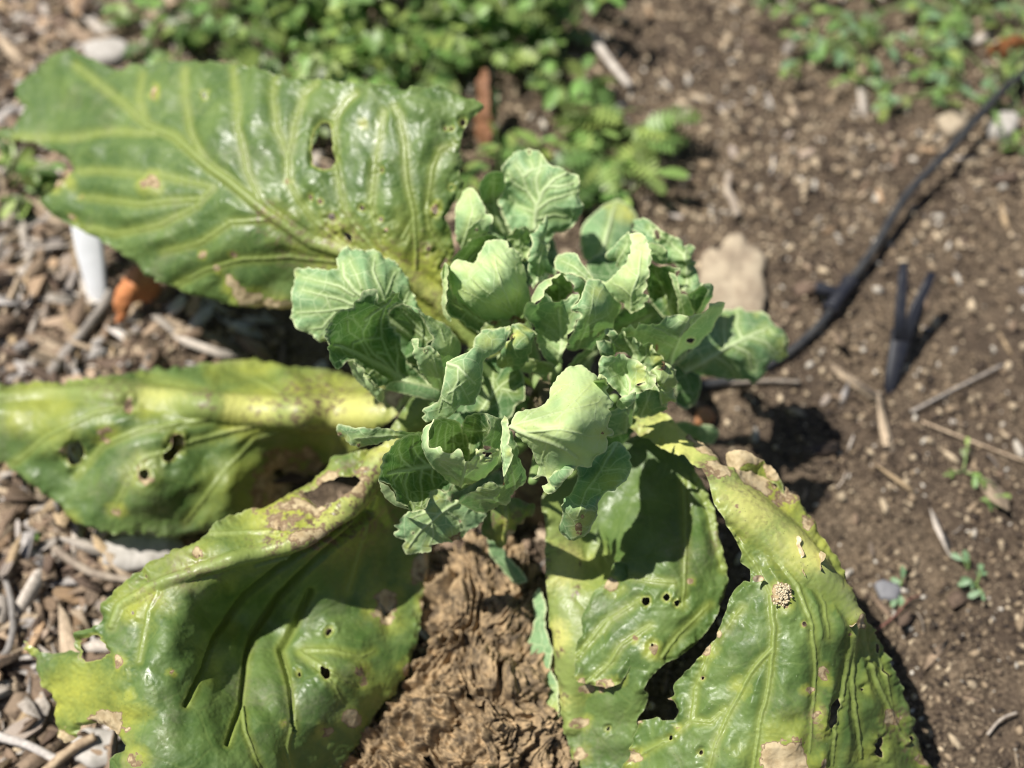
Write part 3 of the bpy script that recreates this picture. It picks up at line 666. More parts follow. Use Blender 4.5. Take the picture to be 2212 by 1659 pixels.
# Y2 big dark cupped leaf with a lit outer margin
Y('a', [(460,860),(470,760),(510,680),(545,635),(600,610),(690,590),(690,540),(740,500),(775,450),(830,430),(880,440),(905,480),(912,535),(980,520),(1015,470),(1035,435),(1060,455),(1095,445),(1090,500),(1122,550),(1060,572),(1005,612),
     (1000,680),(1005,750),(1045,775),(1062,820),(1100,830),(1112,880),(1120,920),(1130,970),(1160,1050),(1230,1130),(1330,1230),(1460,1310),(1470,1420),(1400,1400),(1250,1370),(1100,1330),(1000,1300),(950,1262),(905,1282),(862,1230),(805,1205),(790,1150),(770,1110),(700,1075),(690,1055),(640,1070),
     (590,1110),(560,1135),(520,1110),(490,1060),(475,970)],
  [(1460,1370,.165),(1250,1290,.17),(1000,1150,.178),(850,1050,.19),(700,970,.205),(560,900,.222),(462,850,.24),(480,1000,.232),(560,1130,.218),(700,1060,.214),(545,640,.252),(690,580,.252),(830,430,.262),(1050,445,.262),(1122,550,.245),
   (900,560,.248),(700,750,.228),(880,750,.212),(1050,800,.215),(1130,1000,.195),(800,1200,.21),(900,1280,.202),(1000,950,.192),(1000,1300,.18)],
  wax=.12, veins=[(26,14,[(1470,1370),(1250,1290),(1120,1220),(1000,1140)]),(14,4,[(1000,1140),(850,1060),(700,980),(580,930),(520,920)]),(6,2,[(1060,1180),(950,1050),(870,1000),(780,870),(770,780),(690,680)]),
   (6,2,[(1110,1200),(1000,1010),(940,860),(930,700),(980,560)]),(5,2,[(760,870),(690,900),(690,980)]),(5,2,[(850,1060),(790,950),(740,860),(650,800),(640,700)]),(5,2,[(770,800),(850,650),(1000,560),(1060,480)]),(5,2,[(790,700),(900,620)]),
   (5,2,[(1010,1010),(900,980),(890,1060)]),(5,2,[(930,860),(760,860)]),(5,2,[(1070,1150),(1080,1000),(1060,900)]),(5,2,[(820,1180),(870,1130),(920,1180)])], pucker=.002, ruffle=.003,
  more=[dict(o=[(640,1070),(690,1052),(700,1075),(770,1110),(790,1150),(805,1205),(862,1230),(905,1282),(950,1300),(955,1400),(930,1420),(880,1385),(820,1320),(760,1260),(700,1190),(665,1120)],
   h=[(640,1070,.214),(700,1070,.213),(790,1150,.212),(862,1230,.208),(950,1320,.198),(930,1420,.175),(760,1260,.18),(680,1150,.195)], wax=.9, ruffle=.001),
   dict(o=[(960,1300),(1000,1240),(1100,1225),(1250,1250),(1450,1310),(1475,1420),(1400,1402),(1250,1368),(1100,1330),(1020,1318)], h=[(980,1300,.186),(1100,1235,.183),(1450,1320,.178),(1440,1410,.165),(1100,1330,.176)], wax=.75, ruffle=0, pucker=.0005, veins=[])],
  label='dark cupped leaf with a pale net of veins')
# Y4 jagged pale flap
Y('a', [(1185,868),(1215,862),(1252,868),(1262,925),(1300,940),(1345,925),(1372,940),(1440,995),(1470,1100),(1485,1250),(1462,1315),(1400,1280),(1330,1215),(1270,1140),(1240,1080),(1205,1000),(1215,950),(1195,920)],
  [(1190,868,.242),(1345,925,.246),(1470,1100,.225),(1480,1300,.18),(1270,1140,.215),(1205,1000,.232)], wax=.85, veins=[(5,2,[(1460,1310),(1420,1150),(1380,1000)]),(3,1,[(1450,1250),(1330,1080)]),(3,1,[(1440,1180),(1340,1010)])], holes=[(1320,965,12)], teeth=2.4, yel=[(1440,1010,30,.8)])
# Y6 leaf under the fold, the fold's shadow put into its dark colour
Y('a', [(1700,1000),(1850,1030),(1950,1000),(2050,1080),(2130,1130),(2165,1220),(2178,1320),(2165,1390),(2100,1440),(2060,1530),(1950,1600),(1700,1620),(1500,1600),(1400,1500),(1600,1300)],
  [(1850,1030,.165),(2050,1080,.175),(2175,1320,.17),(2060,1530,.155),(1600,1560,.15),(1500,1500,.15),(1750,1300,.155)], wax=0, veins=[(7,2,[(1700,1650),(1850,1400),(1980,1260),(2100,1180)]),(4,2,[(1850,1400),(1800,1250)]),(4,2,[(1980,1300),(2120,1330)]),(4,2,[(1900,1350),(1900,1150)])])
# Y5 folded pale leaf in front
Y('a', [(1740,850),(1790,820),(1802,785),(1850,778),(1900,792),(1955,775),(2005,755),(2012,790),(2052,795),(2030,850),(2000,920),(1940,980),(1890,1005),(1840,1040),(1820,1120),(1806,1200),(1800,1280),(1780,1340),(1750,1400),(1720,1430),(1670,1445),(1620,1440),(1560,1500),(1510,1542),(1430,1552),(1330,1582),
     (1285,1545),(1315,1515),(1285,1490),(1300,1465),(1345,1450),(1420,1410),(1450,1340),(1480,1200),(1500,1100),(1515,1065),(1570,1020),(1650,990),(1735,930)],
  [(2030,800,.238),(1850,785,.245),(1740,860,.25),(1740,960,.262),(1515,1065,.262),(1840,1030,.25),(1480,1200,.256),(1650,1200,.262),(1800,1280,.238),(1450,1380,.244),(1620,1440,.236),(1290,1520,.224),(1420,1550,.224)],
  wax=.62, veins=[(9,4,[(1515,1080),(1600,1110),(1650,1160),(1750,1260)]),(5,2,[(1600,1110),(1600,1230),(1560,1300),(1540,1450)]),(4,2,[(1560,1300),(1620,1260),(1700,1200)]),(4,2,[(1620,1260),(1660,1340),(1700,1420)]),(4,2,[(1540,1420),(1460,1380),(1430,1500)]),(4,2,[(1560,1310),(1500,1330)]),(4,2,[(1680,1340),(1740,1310)])],
  pucker=.0009, hs=.85, ruffle=.0016, teeth=1.6, label='folded pale leaf with a net of light veins', yel=[(1850,900,90,.5)])
# Y7 round cup at the bottom
Y('d', [(950,305),(1050,295),(1120,310),(1175,345),(1195,420),(1230,440),(1260,640),(1200,720),(1100,700),(1000,640),(915,550),(900,480),(908,400)],
  [(950,305,.245),(1120,310,.235),(1180,420,.205),(915,550,.205),(1000,620,.17),(1200,700,.165),(1100,500,.19),(900,470,.235)], wax=.0, yel0=.2, veins=[(4,2,[(960,540),(980,420),(1010,330)]),(4,2,[(1040,560),(1040,440),(1060,340)]),(4,2,[(1110,600),(1110,450),(1110,350)])], ruffle=.001)
Y('d', [(1195,340),(1225,290),(1270,265),(1330,252),(1395,256),(1425,320),(1442,390),(1410,450),(1385,520),(1350,600),(1260,700),(1210,640),(1225,560),(1190,480)],
  [(1225,290,.225),(1330,252,.24),(1395,256,.245),(1442,390,.235),(1260,700,.165),(1200,500,.18),(1310,450,.185),(1210,380,.20)], wax=.05, veins=[(4,2,[(1210,390),(1300,400),(1410,400)]),(3,1,[(1250,600),(1270,420),(1300,280)])], ruffle=.001)
Y('d', [(1390,252),(1440,262),(1490,285),(1545,325),(1540,450),(1525,560),(1500,640),(1450,600),(1440,545),(1380,530),(1368,505),(1390,465),(1415,430),(1440,388),(1428,330)],
  [(1390,252,.246),(1440,388,.248),(1370,520,.24),(1545,325,.228),(1500,640,.22),(1490,450,.235)], wax=.45, ruffle=.0006, veins=[(3,1,[(1380,500),(1440,470),(1500,460)]),(3,1,[(1420,560),(1460,440),(1480,300)])])
Y('d', [(948,305),(910,400),(905,480),(915,545),(960,552),(1000,535),(1022,575),(1062,600),(1098,612),(1128,580),(1152,556),(1190,575),(1205,620),(1215,660),(1262,655),(1300,615),(1342,592),(1348,650),(1355,690),(1400,690),(1450,640),(1500,560),(1512,600),(1495,680),(1432,770),(1370,822),(1280,862),(1180,872),(1085,852),
     (1020,800),(960,750),(900,680),(862,600),(840,500),(845,400),(872,368),(925,335)],
  [(948,305,.246),(845,400,.238),(905,480,.246),(915,545,.246),(1000,535,.25),(1098,612,.246),(1152,556,.252),(1262,655,.246),(1342,592,.25),(1500,560,.24),(1495,680,.215),(1370,822,.185),(1180,872,.178),(1020,800,.19),(900,680,.208),(1180,730,.226),(1350,720,.23),(960,650,.238)],
  wax=.8, holes=[[(1208,620),(1235,612),(1270,630),(1262,655),(1225,652)]], veins=[(8,3,[(1180,872),(1215,740),(1220,670)]),(4,2,[(1190,850),(1060,740),(980,680)]),(4,2,[(1200,800),(1300,720),(1330,640)]),(3,2,[(1130,780),(960,760)]),(3,1,[(1000,640),(1100,680),(1210,700)])],
  teeth=2.0, pucker=.002, ruffle=.0012, label='round cup with a chewed jagged rim')
Y('d', [(1300,560),(1342,575),(1365,545),(1400,550),(1435,535),(1470,555),(1500,548),(1505,600),(1480,650),(1440,675),(1400,690),(1355,690),(1345,640),(1310,610)],
  [(1300,560,.252),(1400,540,.256),(1500,550,.248),(1400,690,.244),(1480,650,.244)], wax=.8, yel0=.5, teeth=4, holes=[(1415,610,26),(1450,590,10),(1380,590,10)], ruffle=.004)
# Y8 dark rounded leaf
Y('d', [(835,430),(770,428),(700,448),(640,478),(570,540),(520,620),(490,720),(474,790),(478,842),(530,870),(565,900),(600,940),(628,990),(645,1020),(690,1055),(745,1085),(800,1102),(860,1092),(900,1020),(930,930),(1000,920),(1062,940),(1100,900),(1150,850),(1050,700),(900,550)],
  [(835,430,.215),(700,445,.228),(570,540,.234),(490,720,.232),(478,842,.226),(600,940,.215),(700,1060,.205),(850,1095,.195),(1060,940,.175),(1100,800,.165),(900,700,.175),(700,720,.188),(750,900,.18),(650,600,.205),(900,520,.19)],
  wax=.08, veins=[(16,5,[(1100,720),(900,710),(750,735),(640,750),(540,780)]),(5,2,[(900,715),(800,620),(760,540),(770,460)]),(5,2,[(760,735),(660,640),(640,560),(660,500)]),(5,2,[(840,740),(830,860),(850,1000),(830,1080)]),(5,2,[(720,750),(690,860),(720,980),(780,1070)]),(5,2,[(930,720),(930,820),(950,900)]),(4,2,[(650,760),(600,830),(610,900)])],
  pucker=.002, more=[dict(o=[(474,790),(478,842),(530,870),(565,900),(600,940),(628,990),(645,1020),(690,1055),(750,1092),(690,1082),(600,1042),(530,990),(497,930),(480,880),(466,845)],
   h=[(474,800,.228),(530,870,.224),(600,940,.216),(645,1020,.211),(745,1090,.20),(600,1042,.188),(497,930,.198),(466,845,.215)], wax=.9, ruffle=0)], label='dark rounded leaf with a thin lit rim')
# Y9 narrow leaf at the left
Y('d', [(105,365),(125,345),(200,362),(290,382),(340,375),(400,385),(460,382),(500,392),(600,400),(750,402),(842,405),(900,430),(850,470),(760,450),(650,470),(560,482),(520,505),(440,530),(400,540),(300,555),(255,530),(180,500),(120,450)],
  [(110,370,.195),(300,380,.215),(600,400,.222),(842,410,.21),(650,470,.212),(400,540,.195),(180,500,.185),(300,470,.207)], wax=.6, veins=[(6,2,[(840,430),(500,450),(250,470)])], spots=[(130,430,20,.7),(300,530,20,.6),(620,450,22,.6)], yel=[(180,480,60,.6),(600,440,60,.5)])
# Y10 pale leaf at the bottom
Y('d', [(800,1050),(860,1092),(890,1000),(920,928),(1000,920),(1062,938),(1066,990),(1090,1015),(1150,1005),(1230,1040),(1300,1098),(1400,1118),(1402,1150),(1330,1222),(1250,1262),(1200,1330),(1100,1370),(1000,1368),(930,1382),(922,1440),(835,1448),(745,1480),(692,1462),(670,1400),(700,1360),(640,1338),(590,1300),
     (640,1262),(608,1222),(660,1200),(655,1160),(715,1112)],
  [(920,928,.18),(1062,938,.178),(1150,1010,.17),(1400,1130,.155),(1200,1330,.14),(1000,1368,.143),(745,1480,.13),(590,1300,.145),(715,1112,.165),(900,1200,.162)],
  wax=.6, veins=[(7,3,[(1150,1020),(1000,1120),(850,1250),(720,1420)]),(4,2,[(1000,1120),(880,1110),(760,1160)]),(4,2,[(930,1190),(950,1300),(900,1400)]),(4,2,[(1050,1090),(1150,1160),(1200,1280)])],
  teeth=2.6, holes=[(1175,1190,9),(770,1285,5)], yel=[(1120,1310,80,.7),(720,1420,60,.7),(900,1400,60,.7),(980,970,60,.7),(950,1080,50,.6)], spots=[(1150,1320,40,.5,2),(1000,1340,20,.5)], label='pale lowest leaf with scalloped edge')
# Y11 wing
Y('d', [(1590,395),(1640,450),(1680,560),(1720,680),(1755,800),(1742,850),(1680,900),(1620,950),(1560,1040),(1480,1090),(1400,1117),(1300,1100),(1220,1062),(1148,1020),(1220,970),(1300,925),(1380,870),(1440,835),(1475,850),(1495,870),(1530,862),(1548,815),(1575,740),(1600,600)],
  [(1590,395,.235),(1680,560,.225),(1755,800,.195),(1620,950,.18),(1400,1117,.158),(1300,1100,.165),(1148,1020,.198),(1300,925,.21),(1440,835,.222),(1560,790,.228),(1600,600,.238),(1500,960,.205)],
  wax=.45, yel=[(1400,900,120,.5,1.5)], veins=[(5,2,[(1560,1040),(1450,980),(1300,1000)]),(4,2,[(1650,900),(1620,750),(1620,550)])], spots=[(1530,830,24,.5)])
Y('d', [(1525,330),(1553,268),(1580,310),(1595,380),(1602,450),(1592,520),(1618,580),(1600,680),(1572,770),(1545,800),(1528,720),(1528,600),(1518,500),(1535,420)],
  [(1553,268,.258),(1602,450,.252),(1618,580,.248),(1545,800,.235),(1520,500,.247)], wax=.8, yel=[(1600,600,40,.6),(1560,300,30,.6)])
# Y14 grey outer leaves of the right head
Y('e', [(1050,380),(1190,340),(1285,290),(1285,400),(1262,480),(1205,540),(1130,592),(1060,610),(1000,500)],
  [(1050,380,.205),(1285,300,.195),(1205,540,.165),(1060,600,.17),(1180,430,.195)], wax=.5, veins=[(4,2,[(1190,580),(1220,430),(1260,330)])])
Y('b', [(1800,1080),(1860,1150),(1890,1250),(1935,1315),(1862,1372),(1780,1390),(1645,1382),(1645,1260),(1645,1180),(1720,1100)],
  [(1800,1090,.205),(1890,1250,.20),(1935,1315,.188),(1780,1390,.168),(1645,1382,.17),(1650,1200,.195),(1760,1260,.20)], wax=.3, veins=[(4,2,[(1700,1390),(1760,1250),(1800,1130)])])
# Y19 right leaf, low, with lit tip
Y('c', [(1150,930),(1200,912),(1300,905),(1390,895),(1440,920),(1500,905),(1560,915),(1610,950),(1640,985),(1690,1050),(1750,1070),(1790,1160),(1785,1230),(1798,1300),(1730,1360),(1650,1350),(1612,1410),(1600,1470),(1500,1545),(1440,1510),(1400,1520),(1250,1512),(1030,1480),(900,1430),(830,1380),(900,1300),(1000,1200),(1080,1050)],
  [(850,1400,.13),(1030,1370,.13),(1420,1150,.135),(1650,1100,.13),(1790,1200,.12),(1750,1340,.11),(1500,1540,.098),(1250,1510,.098),(1390,895,.12),(1200,912,.12),(1600,950,.12),(1030,1480,.105)],
  wax=.3, veins=[(11,4,[(830,1470),(1030,1370),(1200,1270),(1420,1150),(1600,1080)]),(5,2,[(1250,1240),(1240,1100),(1250,960)]),(5,2,[(1400,1160),(1350,1050),(1360,920)]),(5,2,[(1300,1210),(1450,1280),(1480,1420)]),(5,2,[(1450,1140),(1600,1190),(1700,1290)]),(4,2,[(1150,1300),(1300,1400),(1350,1500)])], yel=[(1760,1250,110,.7),(1600,1090,80,.35),(1530,925,50,.4)], pucker=.003, label='dark right-hand leaf with a pale tip')
Y('c', [(800,1380),(900,1400),(1040,1470),(1045,1600),(1000,1720),(900,1765),(820,1720),(830,1600)],
  [(800,1380,.13),(1040,1470,.115),(1000,1720,.10),(830,1650,.11)], wax=.05)
Y('e', [(1600,480),(1700,470),(1800,500),(1930,500),(2005,540),(2015,600),(1950,662),(1850,655),(1760,610),(1660,560)],
  [(1600,480,.08),(1800,500,.085),(2010,570,.07),(1850,655,.065)], wax=.5)
# Y18 big grey outer leaf
Y('c', [(240,1105),(265,1068),(310,1090),(340,1115),(365,1050),(400,1060),(430,1020),(480,1065),(500,1020),(512,1003),(560,1030),(620,1025),(680,1020),(705,985),(735,958),(850,940),(910,955),(960,972),(1060,930),(1090,900),(1130,862),(1180,848),(1225,835),(1252,850),(1222,910),(1185,990),(1135,1090),(1060,1150),(990,1225),(900,1300),(835,1362),(775,1375),(720,1335),(640,1260),(520,1200),(400,1180),(280,1180)],
  [(265,1070,.232),(430,1025,.24),(600,1025,.242),(850,940,.246),(960,972,.247),(1225,835,.228),(1185,990,.205),(1060,1150,.18),(900,1300,.165),(775,1375,.165),(860,1130,.228),(720,1330,.175),(520,1200,.205),(650,1120,.225),(280,1180,.212)],
  wax=.72, veins=[(9,4,[(765,1375),(800,1280),(860,1140),(945,985)]),(4,1,[(850,1160),(700,1080),(600,1050)]),(4,1,[(820,1230),(680,1170),(520,1100)]),(4,1,[(900,1080),(1000,1000),(1120,900)])], holes=[[(925,1190),(960,1150),(985,1155),(950,1195)]], teeth=2.2, spots=[(660,1220,24,.6,.5)], yel=[(430,1100,40,.6),(640,1280,50,.8),(680,1310,50,.8)], label='grey-backed leaf folded along its midrib')
# Y16 crinkled, Y15 inner, tongue, Y17 yellow ruffle
Y('b', [(1350,860),(1340,800),(1362,745),(1400,725),(1440,740),(1425,640),(1455,620),(1500,660),(1560,690),(1650,715),(1730,735),(1790,745),(1825,800),(1880,855),(1905,905),(1850,960),(1800,1000),(1740,985),(1700,930),(1600,885),(1540,855),(1450,870),(1400,868)],
  [(1350,860,.225),(1362,745,.238),(1455,620,.236),(1650,715,.235),(1790,745,.238),(1905,905,.228),(1740,985,.205),(1540,855,.21),(1600,780,.218)], wax=.35, pucker=.004, ruffle=.006, teeth=3,
  veins=[(5,2,[(1740,960),(1650,880),(1500,780),(1420,700)]),(4,2,[(1680,900),(1620,800),(1560,720)]),(4,2,[(1700,930),(1760,850),(1750,760)])], yel=[(1850,880,60,.8),(1790,780,40,.8)])
Y('b', [(1332,960),(1345,900),(1375,868),(1440,865),(1500,850),(1545,858),(1590,890),(1640,905),(1700,935),(1735,975),(1790,985),(1818,1040),(1820,1092),(1785,1142),(1700,1172),(1645,1200),(1600,1222),(1540,1222),(1500,1182),(1440,1130),(1400,1082),(1345,1012)],
  [(1345,900,.243),(1440,865,.246),(1545,858,.244),(1700,935,.246),(1820,1060,.25),(1785,1142,.244),(1640,1200,.225),(1540,1222,.222),(1440,1130,.232),(1345,1012,.24),(1560,1020,.225)],
  wax=.65, veins=[(6,2,[(1620,1200),(1600,1080),(1540,960)]),(6,2,[(1640,1190),(1700,1080),(1770,1000)]),(3,1,[(1590,1180),(1500,1050),(1440,960)])], holes=[[(1705,1110),(1730,1090),(1745,1100),(1720,1122)]], yel=[(1720,1080,110,.7),(1700,970,70,.7)], teeth=2.6, ruffle=.004, label='pale ruffled inner leaf')
Y('b', [(1645,1185),(1645,1240),(1630,1280),(1592,1312),(1535,1322),(1492,1292),(1502,1250),(1545,1215),(1600,1200)],
  [(1645,1185,.232),(1630,1280,.232),(1535,1322,.224),(1495,1280,.226),(1580,1240,.238)], wax=.75)
Y('b', [(1790,990),(1830,950),(1860,925),(1905,915),(1935,945),(1960,935),(1985,970),(2012,985),(2000,1030),(2035,1095),(2010,1145),(1978,1190),(2012,1230),(1962,1262),(1945,1300),(1930,1310),(1885,1285),(1870,1200),(1850,1130),(1815,1075)],
  [(1790,990,.232),(1905,915,.236),(2012,985,.222),(2035,1095,.212),(2012,1230,.20),(1930,1310,.192),(1870,1200,.212),(1900,1080,.228)], wax=.6, yel0=.35, teeth=3.2, ruffle=.006, pucker=.003, rufw=16, spots=[(1870,930,50,.5,1.5)], holes=[(1820,1060,6)])
# top right head
Y('6', [(1180,900),(1178,850),(1190,760),(1230,690),(1330,590),(1400,530),(1500,510),(1600,550),(1672,650),(1640,720),(1640,800),(1540,870),(1500,1000),(1400,1080),(1280,1060),(1200,1000)],
  [(1190,760,.14),(1400,530,.13),(1600,550,.125),(1672,650,.125),(1500,1000,.14),(1250,1020,.14),(1400,750,.15)], wax=.5, veins=[(10,4,[(1350,1050),(1400,850),(1450,650),(1480,560)])], yel=[(1560,620,110,.9),(1450,560,80,.6)], label='soft pale leaf at the back')
Y('6', [(1230,1100),(1250,1020),(1390,960),(1520,1000),(1600,1200),(1500,1350),(1390,1260),(1290,1200)],
  [(1250,1030,.165),(1390,960,.165),(1500,1300,.17),(1290,1200,.165)], wax=.08)  # dark-coloured leaf added to fill the shadow here
Y('c', [(450,190),(455,150),(490,125),(540,118),(600,140),(640,170),(685,200),(720,235),(790,265),(850,300),(900,338),(945,335),(975,348),(982,400),(960,460),(1000,475),(1018,520),(1025,560),(1040,640),(1062,690),(1000,730),(925,772),(870,740),(820,640),(860,560),(820,500),(760,520),(700,520),(620,470),(590,400),(520,260),(450,240)],
  [(450,190,.20),(540,118,.208),(690,205,.212),(850,300,.212),(975,348,.205),(1020,530,.20),(1062,690,.195),(925,770,.20),(820,600,.19),(760,400,.20),(620,380,.205),(900,480,.215)], wax=.42, pucker=.006, ruffle=.006, rufw=20,
  veins=[(6,2,[(900,760),(930,600),(900,450),(780,330),(600,200)]),(4,2,[(930,600),(980,520)]),(4,2,[(900,450),(930,370)])], holes=[[(655,215),(680,235),(685,290),(660,300),(645,260)]], label='bluish crinkled leaf at the back right')
Y('c', [(230,440),(250,400),(300,340),(340,300),(400,258),(445,250),(460,330),(440,430),(390,520),(330,560),(290,535),(300,500),(255,470)],
  [(230,440,.22),(340,300,.235),(445,250,.24),(440,430,.235),(320,545,.215)], wax=.5, pucker=.004, ruffle=.005, veins=[(4,2,[(300,540),(360,420),(420,300)])])
Y('c', [(590,335),(640,325),(690,345),(730,380),(755,392),(758,450),(740,508),(680,500),(640,480),(605,460)],
  [(600,335,.236),(755,392,.238),(740,508,.222),(615,460,.225)], wax=.6, yel0=.2)
Y('c', [(590,510),(700,520),(780,530),(860,548),(822,600),(852,700),(872,765),(905,850),(880,945),(740,975),(650,900),(600,820),(570,700)],
  [(600,510,.225),(780,525,.235),(860,548,.238),(822,600,.232),(872,765,.22),(860,945,.185),(650,900,.18),(590,700,.20),(720,700,.19)], wax=.02, veins=[(6,2,[(800,960),(760,820),(690,680),(640,560)]),(3,1,[(780,880),(800,740),(790,600)]),(3,1,[(740,780),(650,740)])])
Y('c', [(765,588),(830,600),(855,700),(875,765),(925,778),(960,860),(985,945),(940,970),(850,945),(838,800),(800,690)],
  [(765,588,.228),(855,690,.228),(925,778,.224),(985,945,.20),(850,945,.198),(838,800,.215)], wax=.7, veins=[(4,2,[(900,960),(880,850),(830,680)])], ruffle=.001)
Y('c', [(925,772),(990,730),(1060,690),(1135,678),(1100,790),(1050,900),(1010,945),(960,900),(945,840)],
  [(925,772,.218),(1060,690,.225),(1135,678,.228),(1050,900,.195),(960,900,.19),(1010,800,.20)], wax=.08, ruffle=.001,
  more=[dict(o=[(1060,692),(1130,676),(1156,710),(1142,790),(1090,875),(1052,932),(1005,945),(1040,880),(1075,800),(1095,740)], h=[(1100,685,.231),(1156,710,.226),(1090,875,.205),(1010,945,.192),(1075,800,.222)], wax=.6, ruffle=0)])
# Y21 bright leaf of the top right head
Y('c', [(430,262),(455,240),(520,242),(562,265),(585,305),(590,372),(612,395),(605,430),(620,470),(612,510),(590,540),(600,600),(575,650),(582,700),(545,735),(548,762),(592,785),(580,830),(545,845),(555,870),(515,895),(500,918),(450,945),(400,905),(350,850),(290,800),(230,750),(155,655),(215,668),(300,590),(380,500),(430,420),(445,330)],
  [(440,260,.25),(585,305,.252),(620,470,.25),(582,700,.243),(592,785,.238),(450,945,.215),(350,850,.215),(155,655,.225),(300,590,.235),(430,420,.248),(480,640,.25),(400,760,.235)],
  wax=.95, veins=[(6,3,[(440,940),(450,760),(500,600),(530,400)]),(3,1,[(450,800),(340,700),(260,670)]),(3,1,[(460,740),(560,660)]),(3,1,[(450,860),(540,800)]),(3,1,[(490,620),(400,560)])], teeth=2.6, pucker=.0012, yel=[(500,270,50,.6)], label='bright upright leaf of the right-hand head')
# centre head: grey leaf, pale front leaf, cup
Y('b', [(1010,150),(1050,160),(1062,212),(1102,220),(1118,290),(1092,335),(1020,400),(950,400),(890,380),(850,360),(870,300),(930,240),(930,190)],
  [(1010,150,.248),(1102,220,.243),(1092,335,.205),(950,400,.20),(850,360,.215),(980,280,.20)], wax=0, veins=[(4,2,[(1000,400),(1000,300),(980,200)]),(3,1,[(1000,320),(1080,290)])], yel0=.15, ruffle=0)
Y('b', [(745,430),(752,390),(770,330),(800,270),(840,235),(870,208),(940,178),(1015,148),(985,185),(930,200),(932,240),(900,265),(870,300),(872,335),(858,360),(825,385),(795,400),(770,425)],
  [(760,400,.232),(800,270,.235),(870,208,.242),(1015,148,.25),(932,240,.25),(870,300,.25),(795,400,.245)], wax=.85, ruffle=.0006, yel=[(950,210,50,.4)])
Y('b', [(1035,152),(1130,158),(1200,195),(1235,235),(1225,300),(1190,360),(1140,425),(1100,440),(1105,372),(1150,350),(1162,320),(1122,295),(1128,255),(1108,218),(1065,212)],
  [(1035,152,.248),(1130,158,.243),(1235,235,.235),(1190,360,.235),(1105,400,.242),(1120,290,.25),(1080,200,.25)], wax=.75, ruffle=.001, yel=[(1180,330,40,.6)])
Y('b', [(705,455),(712,425),(745,408),(800,400),(860,362),(875,330),(905,345),(942,375),(1020,382),(1080,360),(1110,330),(1165,325),(1175,350),(1150,400),(1115,440),(1115,475),(1165,485),(1192,510),(1180,540),(1145,555),(1140,600),(1120,650),(1085,700),(1060,745),(1045,800),(1025,860),(1010,985),(960,990),(915,930),(870,880),(830,800),(800,720),(782,660),(765,600),(735,570),(705,520)],
  [(705,480,.235),(800,400,.246),(942,375,.25),(1165,325,.248),(1115,460,.242),(1190,510,.243),(1120,650,.225),(1040,820,.20),(985,985,.172),(870,880,.19),(782,660,.215),(1000,650,.205),(900,520,.222),(820,560,.212)],
  wax=.7, veins=[(10,4,[(985,985),(1012,850),(1025,700),(1010,560),(985,450)]),(3,1,[(1020,720),(930,620),(860,580)]),(3,1,[(1020,760),(900,680),(840,650)]),(3,1,[(1015,640),(940,520)]),(3,1,[(1020,700),(1080,560),(1110,480)]),(3,1,[(1018,780),(1080,640)]),(3,1,[(1012,850),(900,760)])], teeth=2.6, ruffle=.003, label='pale fan-shaped leaf with a central rib')
Y('b', [(1238,212),(1270,198),(1320,194),(1352,208),(1395,245),(1450,320),(1505,390),(1532,430),(1520,490),(1480,560),(1445,640),(1400,700),(1350,745),(1282,800),(1235,802),(1180,825),(1105,832),(1062,805),(1055,780),(1085,770),(1065,735),(1090,700),(1120,655),(1140,600),(1150,560),(1192,512),(1178,488),(1112,470),(1110,440),(1140,410),(1190,352),(1215,270)],
  [(1238,212,.25),(1352,208,.248),(1450,320,.235),(1532,430,.215),(1445,640,.198),(1350,745,.19),(1180,825,.188),(1062,800,.20),(1120,655,.235),(1130,460,.252),(1200,400,.262),(1280,500,.255),(1350,400,.252),(1250,680,.222)],
  wax=.55, pucker=.003, veins=[(4,1,[(1150,820),(1220,640),(1280,450),(1300,260)]),(3,1,[(1240,600),(1400,520),(1480,430)]),(3,1,[(1220,660),(1380,620)])], yel=[(1330,320,70,.5)], holes=[(1340,682,6)], label='greyish leaf standing beside the pale fan leaf')
Y('6', [(965,1040),(985,1005),(1020,980),(1070,968),(1150,985),(1195,1045),(1235,1120),(1288,1180),(1265,1215),(1235,1215),(1190,1180),(1110,1150),(1030,1145),(970,1120)],
  [(965,1040,.228),(1070,968,.232),(1288,1180,.242),(1235,1215,.24),(1030,1145,.235),(1120,1060,.245)], wax=.55, veins=[(4,2,[(1260,1200),(1130,1090),(1020,1040)])], label='small ear-shaped leaf')
# middle curls
Y('b', [(470,870),(520,790),(575,720),(590,640),(640,590),(700,585),(745,610),(765,690),(755,800),(735,880),(690,950),(650,990),(590,960),(520,920)],
  [(470,870,.19),(590,640,.222),(700,585,.225),(765,700,.215),(690,950,.19),(550,930,.185),(650,780,.225)], wax=.3, pucker=.006, ruffle=.006, yel=[(620,720,60,.9),(700,620,50,.7)], spots=[(610,720,30,.5),(560,880,30,.4)], fold=1.2, foldl=18, folda=.002)
Y('b', [(650,990),(700,900),(780,875),(860,905),(940,930),(990,960),(1000,1000),(930,1000),(900,1030),(920,1100),(870,1090),(820,1010),(740,1010)],
  [(650,990,.175),(780,875,.19),(990,960,.185),(900,1060,.165)], wax=.3, yel0=.3, teeth=2.5)
Y('b', [(660,1040),(720,1060),(780,1110),(760,1125),(705,1110)], [(660,1040,.165),(720,1060,.17),(770,1120,.165)], wax=.4, yel0=.9)
Y('b', [(910,1000),(950,975),(1010,1000),(1000,1060),(960,1110),(920,1080)], [(910,1000,.17),(1010,1000,.17),(960,1110,.16)], wax=.5, yel0=.5)
Y('b', [(1080,950),(1150,870),(1240,790),(1290,800),(1270,850),(1180,920),(1100,1000)], [(1080,950,.17),(1240,790,.18),(1180,920,.168)], wax=.2, yel0=.2)
